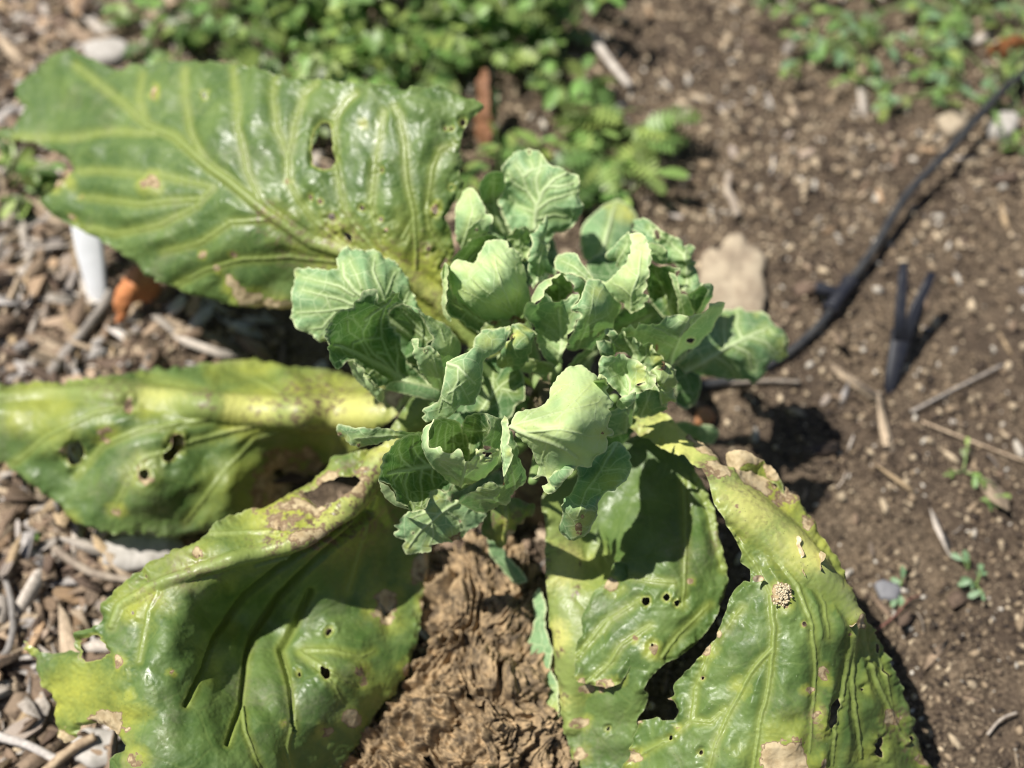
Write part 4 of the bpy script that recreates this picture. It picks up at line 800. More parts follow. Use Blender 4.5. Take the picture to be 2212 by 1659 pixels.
# crumpled stuff between left cups
Y('6', [(320,1640),(330,1590),(390,1560),(470,1540),(560,1520),(640,1500),(700,1500),(720,1560),(690,1600),(600,1640),(480,1680),(400,1700)],
  [(320,1640,.20),(470,1545,.205),(700,1500,.205),(690,1600,.195),(400,1700,.19)], wax=.3, yel0=.4, teeth=4, ruffle=.006, pucker=.004, spots=[(560,1560,80,.5,2)])
Y('b', [(255,780),(265,700),(320,690),(320,640),(400,620),(520,610),(560,590),(580,650),(480,700),(350,770),(290,800)],
  [(255,780,.215),(320,640,.222),(560,600,.23),(350,770,.22)], wax=.4, yel0=.4, teeth=3, ruffle=.004)
# upper left head
Y('6', [(500,250),(530,195),(550,160),(600,120),(640,85),(680,65),(720,68),(760,70),(800,78),(830,90),(865,130),(880,160),(930,212),(1030,240),(1080,275),(1150,290),(1170,345),(1170,400),(1180,500),(1212,560),(1190,640),(1160,690),(1110,735),(1040,790),(1000,800),(960,790),(920,870),(900,940),(850,900),(780,800),(700,760),(590,790),(530,700),(490,600),(480,520),(520,430),(530,330)],
  [(900,930,.19),(790,600,.215),(850,450,.228),(700,300,.232),(540,250,.232),(600,120,.235),(680,65,.238),(830,90,.24),(930,212,.243),(1150,290,.24),(1210,560,.228),(1110,735,.21),(1000,800,.20),(560,780,.20),(490,560,.21),(1000,450,.235),(620,550,.205)],
  wax=.5, pucker=.0035, ruffle=.005, rufw=16, veins=[(11,4,[(820,900),(790,720),(800,570),(860,440),(960,330),(1060,280)]),(6,2,[(800,560),(720,420),(680,300),(620,200)]),(6,2,[(830,500),(800,350),(830,230),(850,110)]),(6,2,[(800,600),(900,520),(1020,480),(1160,430)]),(5,2,[(900,400),(1000,400),(1150,350)]),(5,2,[(800,680),(950,640),(1080,650)]),(5,2,[(700,420),(600,360),(550,260)]),(5,2,[(700,300),(770,240),(740,150)]),(4,2,[(780,620),(640,560),(560,480)])], holes=[(740,92,9)], label='rounded lit leaf at the top')
Y('6', [(298,400),(310,360),(345,315),(390,282),(450,265),(500,268),(545,282),(548,350),(530,420),(480,500),(482,560),(500,640),(545,730),(590,800),(560,830),(500,830),(430,800),(395,790),(410,740),(405,700),(380,640),(350,560),(310,490)],
  [(298,400,.225),(390,282,.238),(545,282,.225),(480,510,.195),(560,820,.18),(410,780,.195),(350,560,.205),(430,450,.205)], wax=0, veins=[(5,2,[(520,800),(450,640),(420,480),(440,320)]),(3,1,[(440,600),(370,540)])], ruffle=.001)
Y('6', [(78,680),(85,640),(100,580),(130,500),(160,430),(190,402),(235,408),(260,420),(290,455),(310,500),(330,525),(362,545),(368,590),(372,625),(415,655),(412,700),(402,735),(408,785),(360,800),(300,830),(240,860),(190,925),(150,945),(110,885),(88,790)],
  [(80,680,.225),(160,430,.232),(260,420,.24),(362,545,.245),(415,655,.245),(408,785,.235),(240,860,.222),(150,945,.20),(110,880,.208),(250,650,.248)], wax=.85, teeth=2.8, veins=[(5,2,[(160,930),(220,760),(250,600),(230,450)]),(3,1,[(210,780),(330,660)])], holes=[[(265,765),(290,758),(302,770),(285,780)]], label='bright toothed leaf beside the big leaf')
Y('6', [(70,1065),(75,1020),(120,970),(190,905),(235,850),(330,808),(420,808),(510,855),(450,900),(380,900),(310,980),(275,1050),(210,1060),(110,1060)],
  [(70,1060,.22),(190,905,.232),(330,808,.238),(510,855,.238),(275,1050,.21),(280,930,.215)], wax=.05, yel0=.2, veins=[(4,2,[(220,1040),(300,930),(400,840)])], ruffle=.001)
Y('6', [(548,840),(560,800),(590,785),(610,750),(650,738),(680,765),(700,745),(745,768),(768,840),(745,880),(758,930),(722,1000),(700,1060),(655,1010),(620,960),(575,945),(585,890)],
  [(548,840,.224),(650,738,.240),(768,840,.226),(700,1060,.205),(650,900,.221),(600,800,.230)], wax=.6, yel0=.3, teeth=3.5, ruffle=.006, pucker=0, veins=[(4,1,[(690,1040),(660,900),(650,780)]),(3,1,[(670,940),(720,840)]),(3,1,[(665,920),(600,840)])])
Y('6', [(745,830),(790,772),(850,695),(895,635),(905,760),(902,900),(912,1020),(955,1080),(942,1150),(895,1155),(870,1180),(850,1175),(822,1225),(800,1230),(772,1292),(750,1260),(730,1215),(752,1185),(722,1150),(735,1120),(722,1090),(740,1000),(765,900)],
  [(745,830,.24),(895,635,.25),(902,900,.23),(950,1090,.225),(870,1180,.222),(772,1292,.222),(722,1120,.228),(800,900,.246),(830,1050,.24)], wax=.45, pucker=.006, ruffle=.006, veins=[(4,2,[(800,1240),(830,1050),(870,850)])], label='pointed folded leaf')
Y('6', [(0,1090),(15,1060),(40,1075),(60,1110),(60,1250),(100,1330),(200,1400),(300,1480),(420,1540),(520,1560),(560,1600),(470,1680),(320,1665),(250,1625),(205,1610),(170,1565),(60,1530),(62,1560),(20,1470),(15,1380),(0,1250),(-8,1170)],
  [(15,1060,.248),(-5,1200,.238),(20,1450,.225),(170,1575,.21),(320,1660,.195),(520,1600,.185),(250,1430,.195),(100,1300,.205),(420,1540,.185)], wax=.04, veins=[(6,2,[(540,1640),(380,1590),(220,1500),(100,1380)]),(3,1,[(300,1560),(240,1450)])], ruffle=.001,
  more=[dict(o=[(-35,1180),(-10,1080),(15,1050),(45,1075),(38,1130),(25,1200),(42,1250),(15,1330),(22,1380),(20,1450),(62,1520),(70,1555),(40,1550),(5,1490),(-20,1390),(-10,1290)], h=[(-30,1180,.232),(15,1055,.25),(42,1250,.248),(20,1400,.24),(65,1550,.225),(-15,1390,.222)], wax=.85, yel0=.2, ruffle=.0015)])
Y('6', [(42,1110),(62,1085),(110,1040),(170,1028),(215,1045),(262,1050),(285,1010),(310,960),(350,900),(372,872),(420,868),(455,858),(500,850),(545,870),(560,930),(600,925),(625,945),(672,1010),(690,1110),(722,1220),(742,1300),(738,1360),(705,1420),(715,1480),(680,1510),(600,1552),(480,1560),(370,1542),(250,1482),(155,1405),(85,1305),(48,1200)],
  [(45,1110,.248),(170,1028,.252),(285,1010,.255),(372,872,.258),(500,850,.26),(625,945,.255),(690,1110,.242),(740,1310,.225),(600,1552,.195),(370,1542,.20),(155,1405,.222),(48,1200,.24),(300,1200,.268),(500,1200,.27),(450,1400,.245)],
  wax=.95, hs=.75, pucker=.0012, ruffle=.002, veins=[(5,2,[(640,1540),(560,1400),(480,1200),(440,1000)]),(3,1,[(590,1480),(350,1380),(150,1280)]),(3,1,[(580,1440),(380,1300),(200,1150)]),(3,1,[(610,1460),(640,1250),(620,1050)])], fold=.9, foldl=14, folda=.0008, label='large pale bulging leaf of the upper head')
# Y13 and Y12 front
Y('e', [(780,840),(900,800),(1000,740),(1060,680),(1110,640),(1160,655),(1205,700),(1248,770),(1235,810),(1262,870),(1222,935),(1190,975),(1150,1005),(1110,1060),(1050,1092),(1010,1120),(980,1155),(948,1200),(955,1280),(940,1320),(900,1382),(840,1452),(765,1492),(700,1462),(645,1415),(628,1370),(662,1240),(650,1190),(692,1130),(750,1050),(790,950)],
  [(800,860,.198),(1100,650,.195),(1248,790,.188),(1210,940,.198),(1050,1090,.202),(950,1240,.197),(900,1382,.18),(765,1492,.158),(635,1370,.168),(650,1190,.192),(800,1000,.188),(820,1230,.21),(1000,900,.182)],
  wax=.4, veins=[(6,2,[(1120,660),(980,900),(860,1080),(790,1300)]),(4,2,[(980,900),(1150,880),(1220,900)]),(4,2,[(880,1050),(1000,1060)])], yel=[(1100,1020,120,.6),(850,1300,110,.7)], spots=[(800,1380,45,.65,.8),(830,1290,16,.7)], teeth=2.2, pucker=.003, label='twisted leaf hanging below the big pale leaf')
Y('e', [(205,520),(210,480),(225,448),(275,400),(380,358),(480,322),(530,262),(560,190),(610,100),(660,45),(712,8),(760,-12),(810,-10),(850,0),(880,40),(950,50),(965,90),(1010,90),(1035,140),(1062,160),(1040,205),(1055,250),(1080,290),(1104,305),(1090,345),(1060,358),(1082,400),(1070,460),(1048,520),(1085,535),(1105,562),(1088,592),(1050,600),(1052,650),(1030,712),(960,772),(905,840),(862,862),(795,852),(762,890),(690,962),(640,1022),(582,1082),(540,1096),(502,1072),(478,1025),(540,1000),(520,945),(480,935),(450,955),(405,962),(452,920),(442,850),(420,780),(380,710),(300,640),(250,600),(235,555)],
  [(205,515,.262),(275,400,.262),(480,322,.255),(610,100,.24),(760,-12,.235),(950,60,.24),(1104,305,.247),(1080,450,.25),(1105,562,.246),(960,772,.243),(862,862,.24),(640,1022,.225),(540,1096,.216),(480,935,.225),(420,780,.238),(250,600,.256),(450,500,.285),(700,400,.285),(800,650,.275),(600,750,.262),(850,200,.265)],
  wax=1.0, hs=.9, pucker=.0012, ruffle=.0022, teeth=2.2, veins=[(10,4,[(215,520),(350,580),(520,640),(700,720),(790,790)]),(4,1,[(260,500),(500,430),(760,360),(980,300)]),(4,1,[(350,560),(650,540),(900,600),(1040,590)]),(3,1,[(300,480),(520,300),(680,160)]),(3,1,[(520,650),(480,800),(520,960)]),(3,1,[(600,470),(800,260),(900,140)])],
  yel=[(1020,570,70,.6,1.6),(560,950,80,.4),(300,520,120,.3)], spots=[(1030,570,20,.5,2)], holes=[[(430,965),(470,950),(510,960),(500,1000),(455,1000)]], label='largest pale leaf in front of the heads')
Y('e', [(560,950),(620,900),(690,850),(750,845),(790,855),(745,905),(690,962),(640,1022),(590,1030),(555,1000)],
  [(560,950,.232),(690,850,.238),(790,855,.243),(640,1022,.235),(680,920,.246)], wax=.5, pucker=.004, teeth=1.8)
# ragged rim bits of the right cups
Y('e', [(940,90),(980,60),(1020,80),(1060,120),(1050,160),(1000,140),(960,150)], [(940,90,.25),(1060,140,.252),(980,100,.258)], wax=.6, yel0=.4, teeth=5, ruffle=.006)
# lowest stubs
leaf(cabbage, M_OLD, [patch('e', [(0,1200),(60,1180),(200,1130),(330,1160),(420,1200),(400,1290),(330,1330),(260,1420),(180,1500),(110,1560),(20,1490),(-40,1400)],
  [(0,1200,.13),(200,1130,.14),(420,1200,.13),(300,1350,.115),(110,1560,.10),(-40,1400,.11),(180,1320,.13)], yel=[(190,1330,110,1,.8),(150,1480,60,.8)], veins=[(14,6,[(160,1200),(180,1350),(140,1500)])], spots=[(230,1480,60,.9),(330,1330,40,.8)], scars=[(100,1250,120,.8),(300,1250,100,.8)], **{**OLD, 'pucker': .006, 'step': 2.5})], label='shrivelled stub of a leaf')
leaf(cabbage, M_YOUNG, [patch('D', [(1150,1290),(1165,1270),(1180,1310),(1178,1360),(1195,1400),(1190,1440),(1205,1480),(1208,1560),(1180,1540),(1160,1490),(1142,1440),(1140,1390),(1155,1340)],
  [(1165,1275,.05),(1195,1400,.045),(1205,1560,.03),(1142,1400,.03)], **{**YD, 'wax': .45, 'yel': [(1190,1540,50,.7)], 'spots': [(1195,1550,20,.7)]})], label='narrow bluish leaf beside the dried leaf')
leaf(cabbage, M_YOUNG, [patch('D', [(1050,1150),(1075,1165),(1095,1200),(1125,1230),(1140,1255),(1115,1262),(1085,1235),(1060,1200)],
  [(1050,1150,.07),(1140,1255,.045),(1075,1220,.05)], **{**YD, 'wax': .3})])
# dried leaf lying under the plant: several crumpled folds of one shrivelled leaf
DR = dict(step=2.0, teeth=6, pucker=.012, ruffle=.014, rufw=22, fine=.0034, foldl=26, folda=.011, fold_w=120)
dl = [patch('D', [(900,1230),(960,1200),(1020,1170),(1080,1160),(1130,1200),(1160,1260),(1185,1300),(1180,1380),(1150,1430),(1080,1450),(1020,1420),(960,1440),(935,1380),(920,1330)],
  [(900,1230,.015),(1050,1180,.03),(1150,1280,.03),(950,1400,.02),(1100,1350,.035),(1000,1300,.04)], fold=1.6, **DR),
 patch('D', [(940,1390),(1000,1370),(1040,1400),(1020,1480),(990,1560),(940,1640),(900,1760),(690,1760),(740,1680),(790,1600),(850,1540),(890,1470)],
  [(940,1390,.035),(1030,1400,.035),(850,1560,.02),(980,1560,.04),(720,1740,.01),(900,1740,.03)], fold=2.15, **DR),
 patch('D', [(1030,1380),(1100,1360),(1180,1400),(1200,1450),(1205,1540),(1220,1600),(1225,1659),(1230,1760),(1080,1760),(1060,1640),(1040,1560),(1010,1480)],
  [(1030,1380,.03),(1180,1400,.02),(1200,1540,.02),(1050,1600,.045),(1220,1750,.02),(1090,1740,.04),(1110,1480,.045)], fold=1.45, **DR),
 patch('D', [(1000,1540),(1050,1520),(1080,1580),(1090,1680),(1080,1770),(880,1770),(900,1700),(950,1620)],
  [(1000,1540,.03),(1080,1580,.045),(900,1740,.03),(1070,1760,.04)], fold=2.0, **DR)]
leaf(cabbage, M_DRIED, dl, label='shrivelled brown leaf lying on the soil')
# ================================================================== ground
def soil_height(x, y):
    return (.010 * fbm(x * 3.1, y * 3.1, 2.2, 3) + .0065 * fbm(x * 17, y * 17, 5.1, 3) + .0030 * np.abs(fbm(x * 62, y * 62, 1.1, 2)) + .0014 * vnoise(x * 210, y * 210, 3.3))
def axis(lo, hi, st, far_lo, far_hi):
    a = list(np.arange(lo, hi + st / 2, st)); g = st
    b = a[-1]
    while b < far_hi: g *= 1.35; b += g; a.append(b)
    b = a[0]; g = st
    while b > far_lo: g *= 1.35; b -= g; a.insert(0, b)
    return np.array(a)
gx = axis(-.72, .72, .0042, -25, 25); gy = axis(.08, 1.55, .0042, -25, 45)
XX, YY = np.meshgrid(gx, gy, indexing='ij')
ZZ = soil_height(XX, YY)
n0, n1 = XX.shape
ii = (np.arange(n0 - 1)[:, None] * n1 + np.arange(n1 - 1)[None]).ravel()
t = NT('soil')
big = t.noise(9, 4); med = t.noise(55, 5, .65); fn = t.noise(330, 4, .7)
c = t.mix(t.ramp(med, .3, .72), (.026, .019, .013), (.115, .084, .055))
c = t.mix(t.ramp(fn, .42, .7), c, (.24, .18, .12))
c = t.mix(t.math('MULTIPLY', t.ramp(big, .42, .62), .5), c, (.040, .028, .022))
vo = t.voro(260, 'F1'); c = t.mix(t.math('MULTIPLY', t.ramp(vo, .12, .3, 1, 0), t.ramp(t.noise(40, 2), .4, .6)), c, (.36, .28, .19))
hh = t.math('ADD', t.math('MULTIPLY', med, .8), t.math('MULTIPLY', fn, .7))
M_SOIL = t.done(t.bsdf(c, .88, .2, t.bump(hh, .9, .004)))
me = mesh_from('ground', np.stack([XX.ravel(), YY.ravel(), ZZ.ravel()], -1), np.stack([ii, ii + n1, ii + n1 + 1, ii + 1], -1))
tag(link('ground', me, M_SOIL), kind='structure')
def gz(x, y): return float(soil_height(np.array(x), np.array(y)))

def mulchness(X, Y):
    bx, by = bearing(np.stack([X, Y, np.zeros_like(X)], -1))
    m = 1 / (1 + np.exp((bx - (480 + .25 * np.clip(by - 900, -500, 800) + 120 * vnoise(X * 9, Y * 9, .2))) / 70))
    m = np.maximum(m, 1.0 * (bx < 860) * (by < 560) * (by > 180))
    m = np.maximum(m, .55 * np.exp(-((bx - 1050) / 170) ** 2) * (by > 1150))
    return m
# ---- loose crumbs of soil, grit and fine bark: nobody could count them
def scatter(name, n, smin, smax, palette, probs, shape_set, flat, elong, region, mat, zoff=.2, lab=None):
    # region(X, Y) -> acceptance probability
    pts = np.zeros((0, 2))
    while len(pts) < n:
        p = np.stack([RNG.uniform(-.72, .72, n * 2), RNG.uniform(.1, 1.55, n * 2)], -1)
        pts = np.concatenate([pts, p[RNG.rand(len(p)) < region(p[:, 0], p[:, 1])]])
    pts = pts[:n]
    s = smin * (smax / smin) ** (RNG.rand(n) ** 1.9)
    V, T = shape_set; K = len(V); nv = V.shape[1]
    k = RNG.randint(0, K, n)
    a = RNG.rand(n) * 6.283; b = RNG.normal(0, .35, n); g = RNG.normal(0, .35, n)
    el = 1 + RNG.rand(n) * elong
    v = V[k].copy()
    v[:, :, 0] *= (s * el)[:, None]; v[:, :, 1] *= (s / np.sqrt(el))[:, None]; v[:, :, 2] *= (s * flat)[:, None]
    y = v[:, :, 1] * np.cos(b)[:, None] - v[:, :, 2] * np.sin(b)[:, None]; z = v[:, :, 1] * np.sin(b)[:, None] + v[:, :, 2] * np.cos(b)[:, None]
    x = v[:, :, 0] * np.cos(g)[:, None] + z * np.sin(g)[:, None]; z = -v[:, :, 0] * np.sin(g)[:, None] + z * np.cos(g)[:, None]
    X = x * np.cos(a)[:, None] - y * np.sin(a)[:, None] + pts[:, :1]; Y_ = x * np.sin(a)[:, None] + y * np.cos(a)[:, None] + pts[:, 1:]
    Z = z + (soil_height(pts[:, 0], pts[:, 1]) + s * flat * zoff)[:, None]
    P = np.stack([X, Y_, Z], -1).reshape(-1, 3)
    F = (T[None] + (np.arange(n) * nv)[:, None, None]).reshape(-1, 3)
    me = mesh_from(name, P, F, False)
    pal = np.array(palette); ci = RNG.choice(len(pal), n, p=np.array(probs) / sum(probs))
    col = pal[ci] * RNG.uniform(.7, 1.25, (n, 1))
    cc = np.concatenate([np.repeat(col, nv, 0), np.ones((n * nv, 1))], 1)
    attr(me, 'tint', cc)
    o = link(name, me, mat); tag(o, lab, kind='stuff'); return o
bm = bmesh.new(); bmesh.ops.create_icosphere(bm, subdivisions=1, radius=.5)
bv = np.array([tuple(v.co) for v in bm.verts]); bt = np.array([[v.index for v in f.verts] for f in bm.faces]); bm.free()
crumbs = (np.stack([bv * (1 + RNG.uniform(-.38, .38, (len(bv), 1))) for _ in range(14)]), bt)
# flat splinters: 6-gon prism bent a little
def splinter():
    m = 6; an = np.arange(m) / m * 6.283 + RNG.uniform(-.3, .3, m)
    r = RNG.uniform(.38, .56, m); top = np.stack([np.cos(an) * r, np.sin(an) * r, .5 + RNG.uniform(-.25, .25, m)], -1)
    bot = top * [.93, .93, 1] - [0, 0, 1.0]; bend = RNG.uniform(-1.5, 1.5)
    v = np.concatenate([top, bot]); v[:, 2] += bend * v[:, 0] ** 2
    return v
st = [(0, i, i + 1) for i in range(1, 5)] + [(6, 6 + i + 1, 6 + i) for i in range(1, 5)]
for i in range(6): j = (i + 1) % 6; st += [(i, 6 + i, 6 + j), (i, 6 + j, j)]
chips = (np.stack([splinter() for _ in range(14)]), np.array(st))
t = NT('soil_pieces'); at = t.n('ShaderNodeAttribute', attribute_name='tint')
nn = t.noise(300, 4, .7); c = t.mix(t.ramp(nn, .3, .7), at.outputs['Color'], t.mix(.45, at.outputs['Color'], (.08, .06, .045)))
M_GRIT = t.done(t.bsdf(c, .85, .25, t.bump(nn, .7, .0012)))
one = lambda X, Y: np.ones(len(X)) * (.45 + .55 * vnoise(X * 14, Y * 14, .7))
EARTH = [(.042, .030, .021), (.085, .060, .040), (.155, .112, .074), (.30, .225, .145), (.50, .40, .27), (.55, .50, .42), (.026, .019, .015)]
scatter('soil_crumbs', 60000, .0016, .0066, EARTH, [6, 4, 4, 5, 3.6, 1.4, 5], crumbs, .75, .6, one, M_GRIT, .25, 'fine dark soil crumbs and pale grit covering the bed')
scatter('gravel_grit', 22000, .0032, .0110, EARTH, [1, 1, 3, 7, 8, 2, 1], crumbs, .6, 1.0, lambda X, Y: np.clip(.22 + 1.1 * (Y - .42), .15, 1) * np.clip(.5 + .9 * fbm(X * 7, Y * 7, 4.7), .1, 1), M_GRIT, .25, 'scattered tan and white grit on the soil')
MUL = [(.46, .36, .25), (.34, .25, .17), (.24, .17, .115), (.54, .48, .41), (.13, .09, .065), (.50, .37, .22), (.58, .54, .50)]
scatter('bark_mulch', 11000, .006, .030, MUL, [4, 4, 4, 3, 4, 1.5, 2], chips, .10, 3.2, lambda X, Y: mulchness(X, Y) * .98 + .006, M_GRIT, .9, 'layer of fine tan and grey wood mulch at the left')
scatter('plant_fibres', 3000, .006, .026, MUL, [4, 3, 3, 2, 2, 1, 1], chips, .05, 4.5, lambda X, Y: mulchness(X, Y) * .6 + .07, M_GRIT, 2.0, 'thin dry fibres strewn over the soil')

# ---- wood chips that can be picked apart one by one
def chip_mesh(k):
    r = random.Random(k); m = 9; L = 1.0; W = r.uniform(.22, .5); H = r.uniform(.08, .16)
    bm = bmesh.new(); top = []; bot = []
    for i in range(m):
        a = 6.283 * i / m
        x = .5 * L * abs(math.cos(a)) ** .7 * (1 if math.cos(a) > 0 else -1) * r.uniform(.8, 1.08); y = .5 * W * math.sin(a) * r.uniform(.75, 1.15)
        z = r.uniform(-.03, .03) + .22 * x * x * r.uniform(-.3, 1)
        top.append(bm.verts.new((x, y, z + H))); bot.append(bm.verts.new((x * .95, y * .92, z)))
    ct = bm.verts.new((r.uniform(-.1, .1), 0, H * 1.25)); cb = bm.verts.new((0, 0, 0))
    for i in range(m):
        j = (i + 1) % m
        bm.faces.new((top[i], top[j], ct)); bm.faces.new((bot[j], bot[i], cb)); bm.faces.new((top[i], bot[i], bot[j], top[j]))
    me = bpy.data.meshes.new('wood_chip'); bm.to_mesh(me); bm.free(); me.materials.append(M_WOOD); return me
CH = [chip_mesh(i) for i in range(10)]
k = 0; tries = 0
while k < 230 and tries < 20000:
    tries += 1
    x = random.uniform(-.62, .12); y = random.uniform(.16, 1.45)
    bx, by = bearing(np.array([x, y, 0.0]))
    if not (-60 < bx < 2270 and -60 < by < 1720): continue
    if random.random() > float(mulchness(np.array([x]), np.array([y]))[0]): continue
    s = random.uniform(.016, .040) * (1.25 if random.random() < .15 else 1)
    o = link('wood_chip', CH[k % 10]); o.location = (x, y, gz(x, y) + .003)
    o.scale = (s, s * random.uniform(.7, 1.3), s); o.rotation_euler = (random.gauss(0, .3), random.gauss(0, .25), random.uniform(0, 6.28))
    tag(o, 'weathered wood chip lying in the mulch ' + ('under and beside the dried brown leaf' if bx > 700 and by > 900 else 'behind the big upper leaf' if by < 420 and bx > 250 else 'at the top left corner round the pale stone' if by < 420 else 'between the upper leaf and the yellowing leaf' if by < 830 else 'along the left edge below the yellowing leaf'), 'wood chip', 'wood chips in the mulch'); k += 1
for (px, py, s) in ((1580,335,.016),(1650,440,.018),(1900,430,.02),(2060,275,.026),(2000,330,.018),(1700,300,.014),(1790,500,.014),(1500,790,.012),(1880,1190,.014),(1740,345,.018),(1460,470,.014),(1530,600,.014),(1340,640,.012),(1400,40,.02),(1700,110,.02),(1560,240,.014),(2050,610,.014),(1780,870,.013)):
    p = place(px, py, 0); o = link('wood_chip', CH[random.randrange(10)]); o.location = (p[0], p[1], gz(p[0], p[1]) + .002)
    o.scale = (s, s, s); o.rotation_euler = (random.gauss(0, .2), random.gauss(0, .2), random.uniform(0, 6.28))
    tag(o, 'small tan wood chip lying on open soil right of the cabbage', 'wood chip', 'chips on the open soil')

# ================================================================== single things
def rock(name, label, cat, outline, h, mat, f='D', z0=0.0, seed=1, sub=3):
    """solid lump whose foot follows a measured outline"""
    P = smooth_loop(cv(f, outline), 6)
    w = place(P[:, 0], P[:, 1], z0 + h * .4); c = w.mean(0)
    n = len(w); rings = []
    for (sc, z) in ((.96, -.2), (1.01, .25), (1.0, .65), (.9, .93), (.6, 1.0), (.2, 1.03)):
        q = c[:2] + (w[:, :2] - c[:2]) * sc
        zz = gz(c[0], c[1]) + z0 + h * z + h * .14 * vnoise(q[:, 0] * 90, q[:, 1] * 90, seed + z)
        q = q + .0016 * np.stack([vnoise(q[:, 0] * 160, q[:, 1] * 160, seed), vnoise(q[:, 0] * 160, q[:, 1] * 160, seed + 4)], -1)
        rings.append(np.concatenate([q, zz[:, None]], 1))
    V = np.concatenate(rings + [[[c[0], c[1], gz(c[0], c[1]) + z0 + h * 1.04]], [[c[0], c[1], gz(c[0], c[1]) + z0 - h * .2]]])
    T = []
    for r in range(5):
        for i in range(n):
            j = (i + 1) % n; a, b, d, e = r * n + i, r * n + j, (r + 1) * n + i, (r + 1) * n + j
            T += [(a, b, e), (a, e, d)]
    for i in range(n): j = (i + 1) % n; T += [(5 * n + i, 5 * n + j, 6 * n), (j, i, 6 * n + 1)]
    base = Vector((c[0], c[1], gz(c[0], c[1]) + z0))
    o = link(name, mesh_from(name, V - np.array(base), np.array(T)), mat); o.location = base
    return tag(o, label, cat)
rock('wood_block', 'big pale tan lump of wood beside the head of the cabbage at right', 'wood', [(1512,575),(1530,540),(1550,548),(1575,515),(1600,512),(1612,535),(1640,548),(1652,570),(1646,610),(1654,650),(1640,690),(1600,686),(1560,700),(1530,690),(1522,650),(1506,640)], .012, M_BLOCK, seed=3)
rock('stone', 'flat pale grey stone below the yellowing left leaf', 'stone', [(214,1190),(240,1168),(320,1160),(380,1165),(400,1182),(370,1210),(330,1232),(270,1236),(225,1222)], .010, M_STONE, seed=5)
rock('stone', 'pale stone behind the tip of the upper leaf', 'stone', [(183,112),(210,98),(260,96),(285,112),(275,132),(235,146),(195,138)], .014, M_STONE, seed=6)
rock('stone', 'round pinkish white stone beside the black hose', 'stone', [(2130,270),(2155,250),(2190,252),(2196,280),(2175,302),(2140,300)], .014, M_STONE, seed=7)
rock('stone', 'yellowish angular stone left of the black hose', 'stone', [(2020,262),(2050,250),(2090,250),(2085,275),(2055,300),(2035,290)], .010, M_BLOCK, seed=8)
rock('stone', 'small grey pebble beside a blue green sprout', 'pebble', [(1885,1265),(1905,1255),(1930,1262),(1945,1285),(1930,1300),(1900,1298)], .006, simple('grey_pebble', (.19, .19, .20), (.12, .12, .13), 60), seed=9)
rock('stone', 'pale stone near the bottom left corner twigs', 'stone', [(150,1590),(190,1570),(240,1575),(262,1600),(250,1640),(200,1659),(160,1640)], .010, M_STONE, seed=10)
rock('clod', 'orange brown clod in the shade under the right-hand leaf', 'soil clod', [(1500,900),(1515,888),(1535,892),(1540,912),(1520,925),(1500,918)], .010, simple('orange_clod', (.42, .20, .09), (.3, .14, .07), 60), seed=11)

def twig(label, pts, r, mat=None, zo=.002, cat='twig', name='twig'):
    ws = []
    for (x, y, h) in pts:
        p = place(x, y, h); ws.append((p[0], p[1], h + gz(p[0], p[1]) * (1 if h < .03 else 0) + r + zo))
    root = Vector(ws[0])
    rr = [r * (1 - .25 * i / (len(ws) - 1)) for i in range(len(ws))]
    o = tube(name, [Vector(w) - root for w in ws], rr, mat or M_STRAW, None, 10, .3, random.random() * 9); o.location = root
    return tag(o, label, cat)
twig('thick tan split stick leading from the white plant marker to the lower left', [(95,845,.0),(150,770,.002),(215,690,.004),(245,640,.006)], .0052)
twig('grey stick crossing the bottom left corner', [(-10,1590,.004),(60,1610,.004),(125,1642,.004)], .0036)
twig('short pale stick rising beside the eaten leaf lobe', [(95,1668,.004),(150,1625,.006),(207,1592,.008)], .0042)
twig('curved tan twig at the left edge above the eaten leaf lobe', [(-5,1432,.004),(18,1400,.006),(28,1350,.006),(24,1290,.004),(10,1240,.002)], .003)
twig('straight pale straw right of the cabbage', [(1560,834,.002),(1640,832,.003),(1726,833,.002)], .0022)
twig('thin dry straw lying right of the black stake', [(1965,895,.002),(2060,845,.002),(2165,790,.002)], .0014)
twig('thin straw at the right edge', [(1990,915,.002),(2090,950,.002),(2215,1000,.002)], .0010)
twig('pale bent husk on the soil behind the cabbage', [(1590,480,.003),(1580,445,.004),(1568,420,.004),(1572,385,.003)], .0042)
twig('grey stick lying on the bare soil near the top', [(1275,85,.003),(1310,135,.004),(1360,195,.003)], .0045)
twig('thin reddish stem near the grey pebble', [(1885,1370,.002),(1930,1335,.003),(1960,1300,.003),(1985,1290,.002)], .0007, simple('red_stem', (.20, .075, .06), (.12, .05, .04), 60))
twig('brown stick below the pale stone at left', [(120,1190,.003),(200,1240,.004),(290,1262,.003)], .0035)
twig('thin stick under the upper leaf tip', [(-5,330,.003),(60,300,.004),(110,260,.003)], .004)
twig('tan straw poking out beside the dried leaf', [(700,1640,.004),(760,1600,.006),(800,1540,.006)], .0016)
twig('small tan splinter at the lower right', [(2130,1590,.002),(2155,1560,.003),(2190,1545,.002)], .0012)
for i in range(9):   # loose straws of the bed
    x = random.uniform(1500, 2190); y = random.uniform(250, 1640); a = random.uniform(0, 3.14); L = random.uniform(15, 45)
    twig('thin bit of straw on the bare soil right of the cabbage', [(x, y, .001), (x + L * .5 * math.cos(a) + 3, y + L * .5 * math.sin(a), .003), (x + L * math.cos(a), y + L * math.sin(a), .001)], random.uniform(.0004, .0009), cat='straw', name='straw')['group'] = 'loose straws on the bare soil'

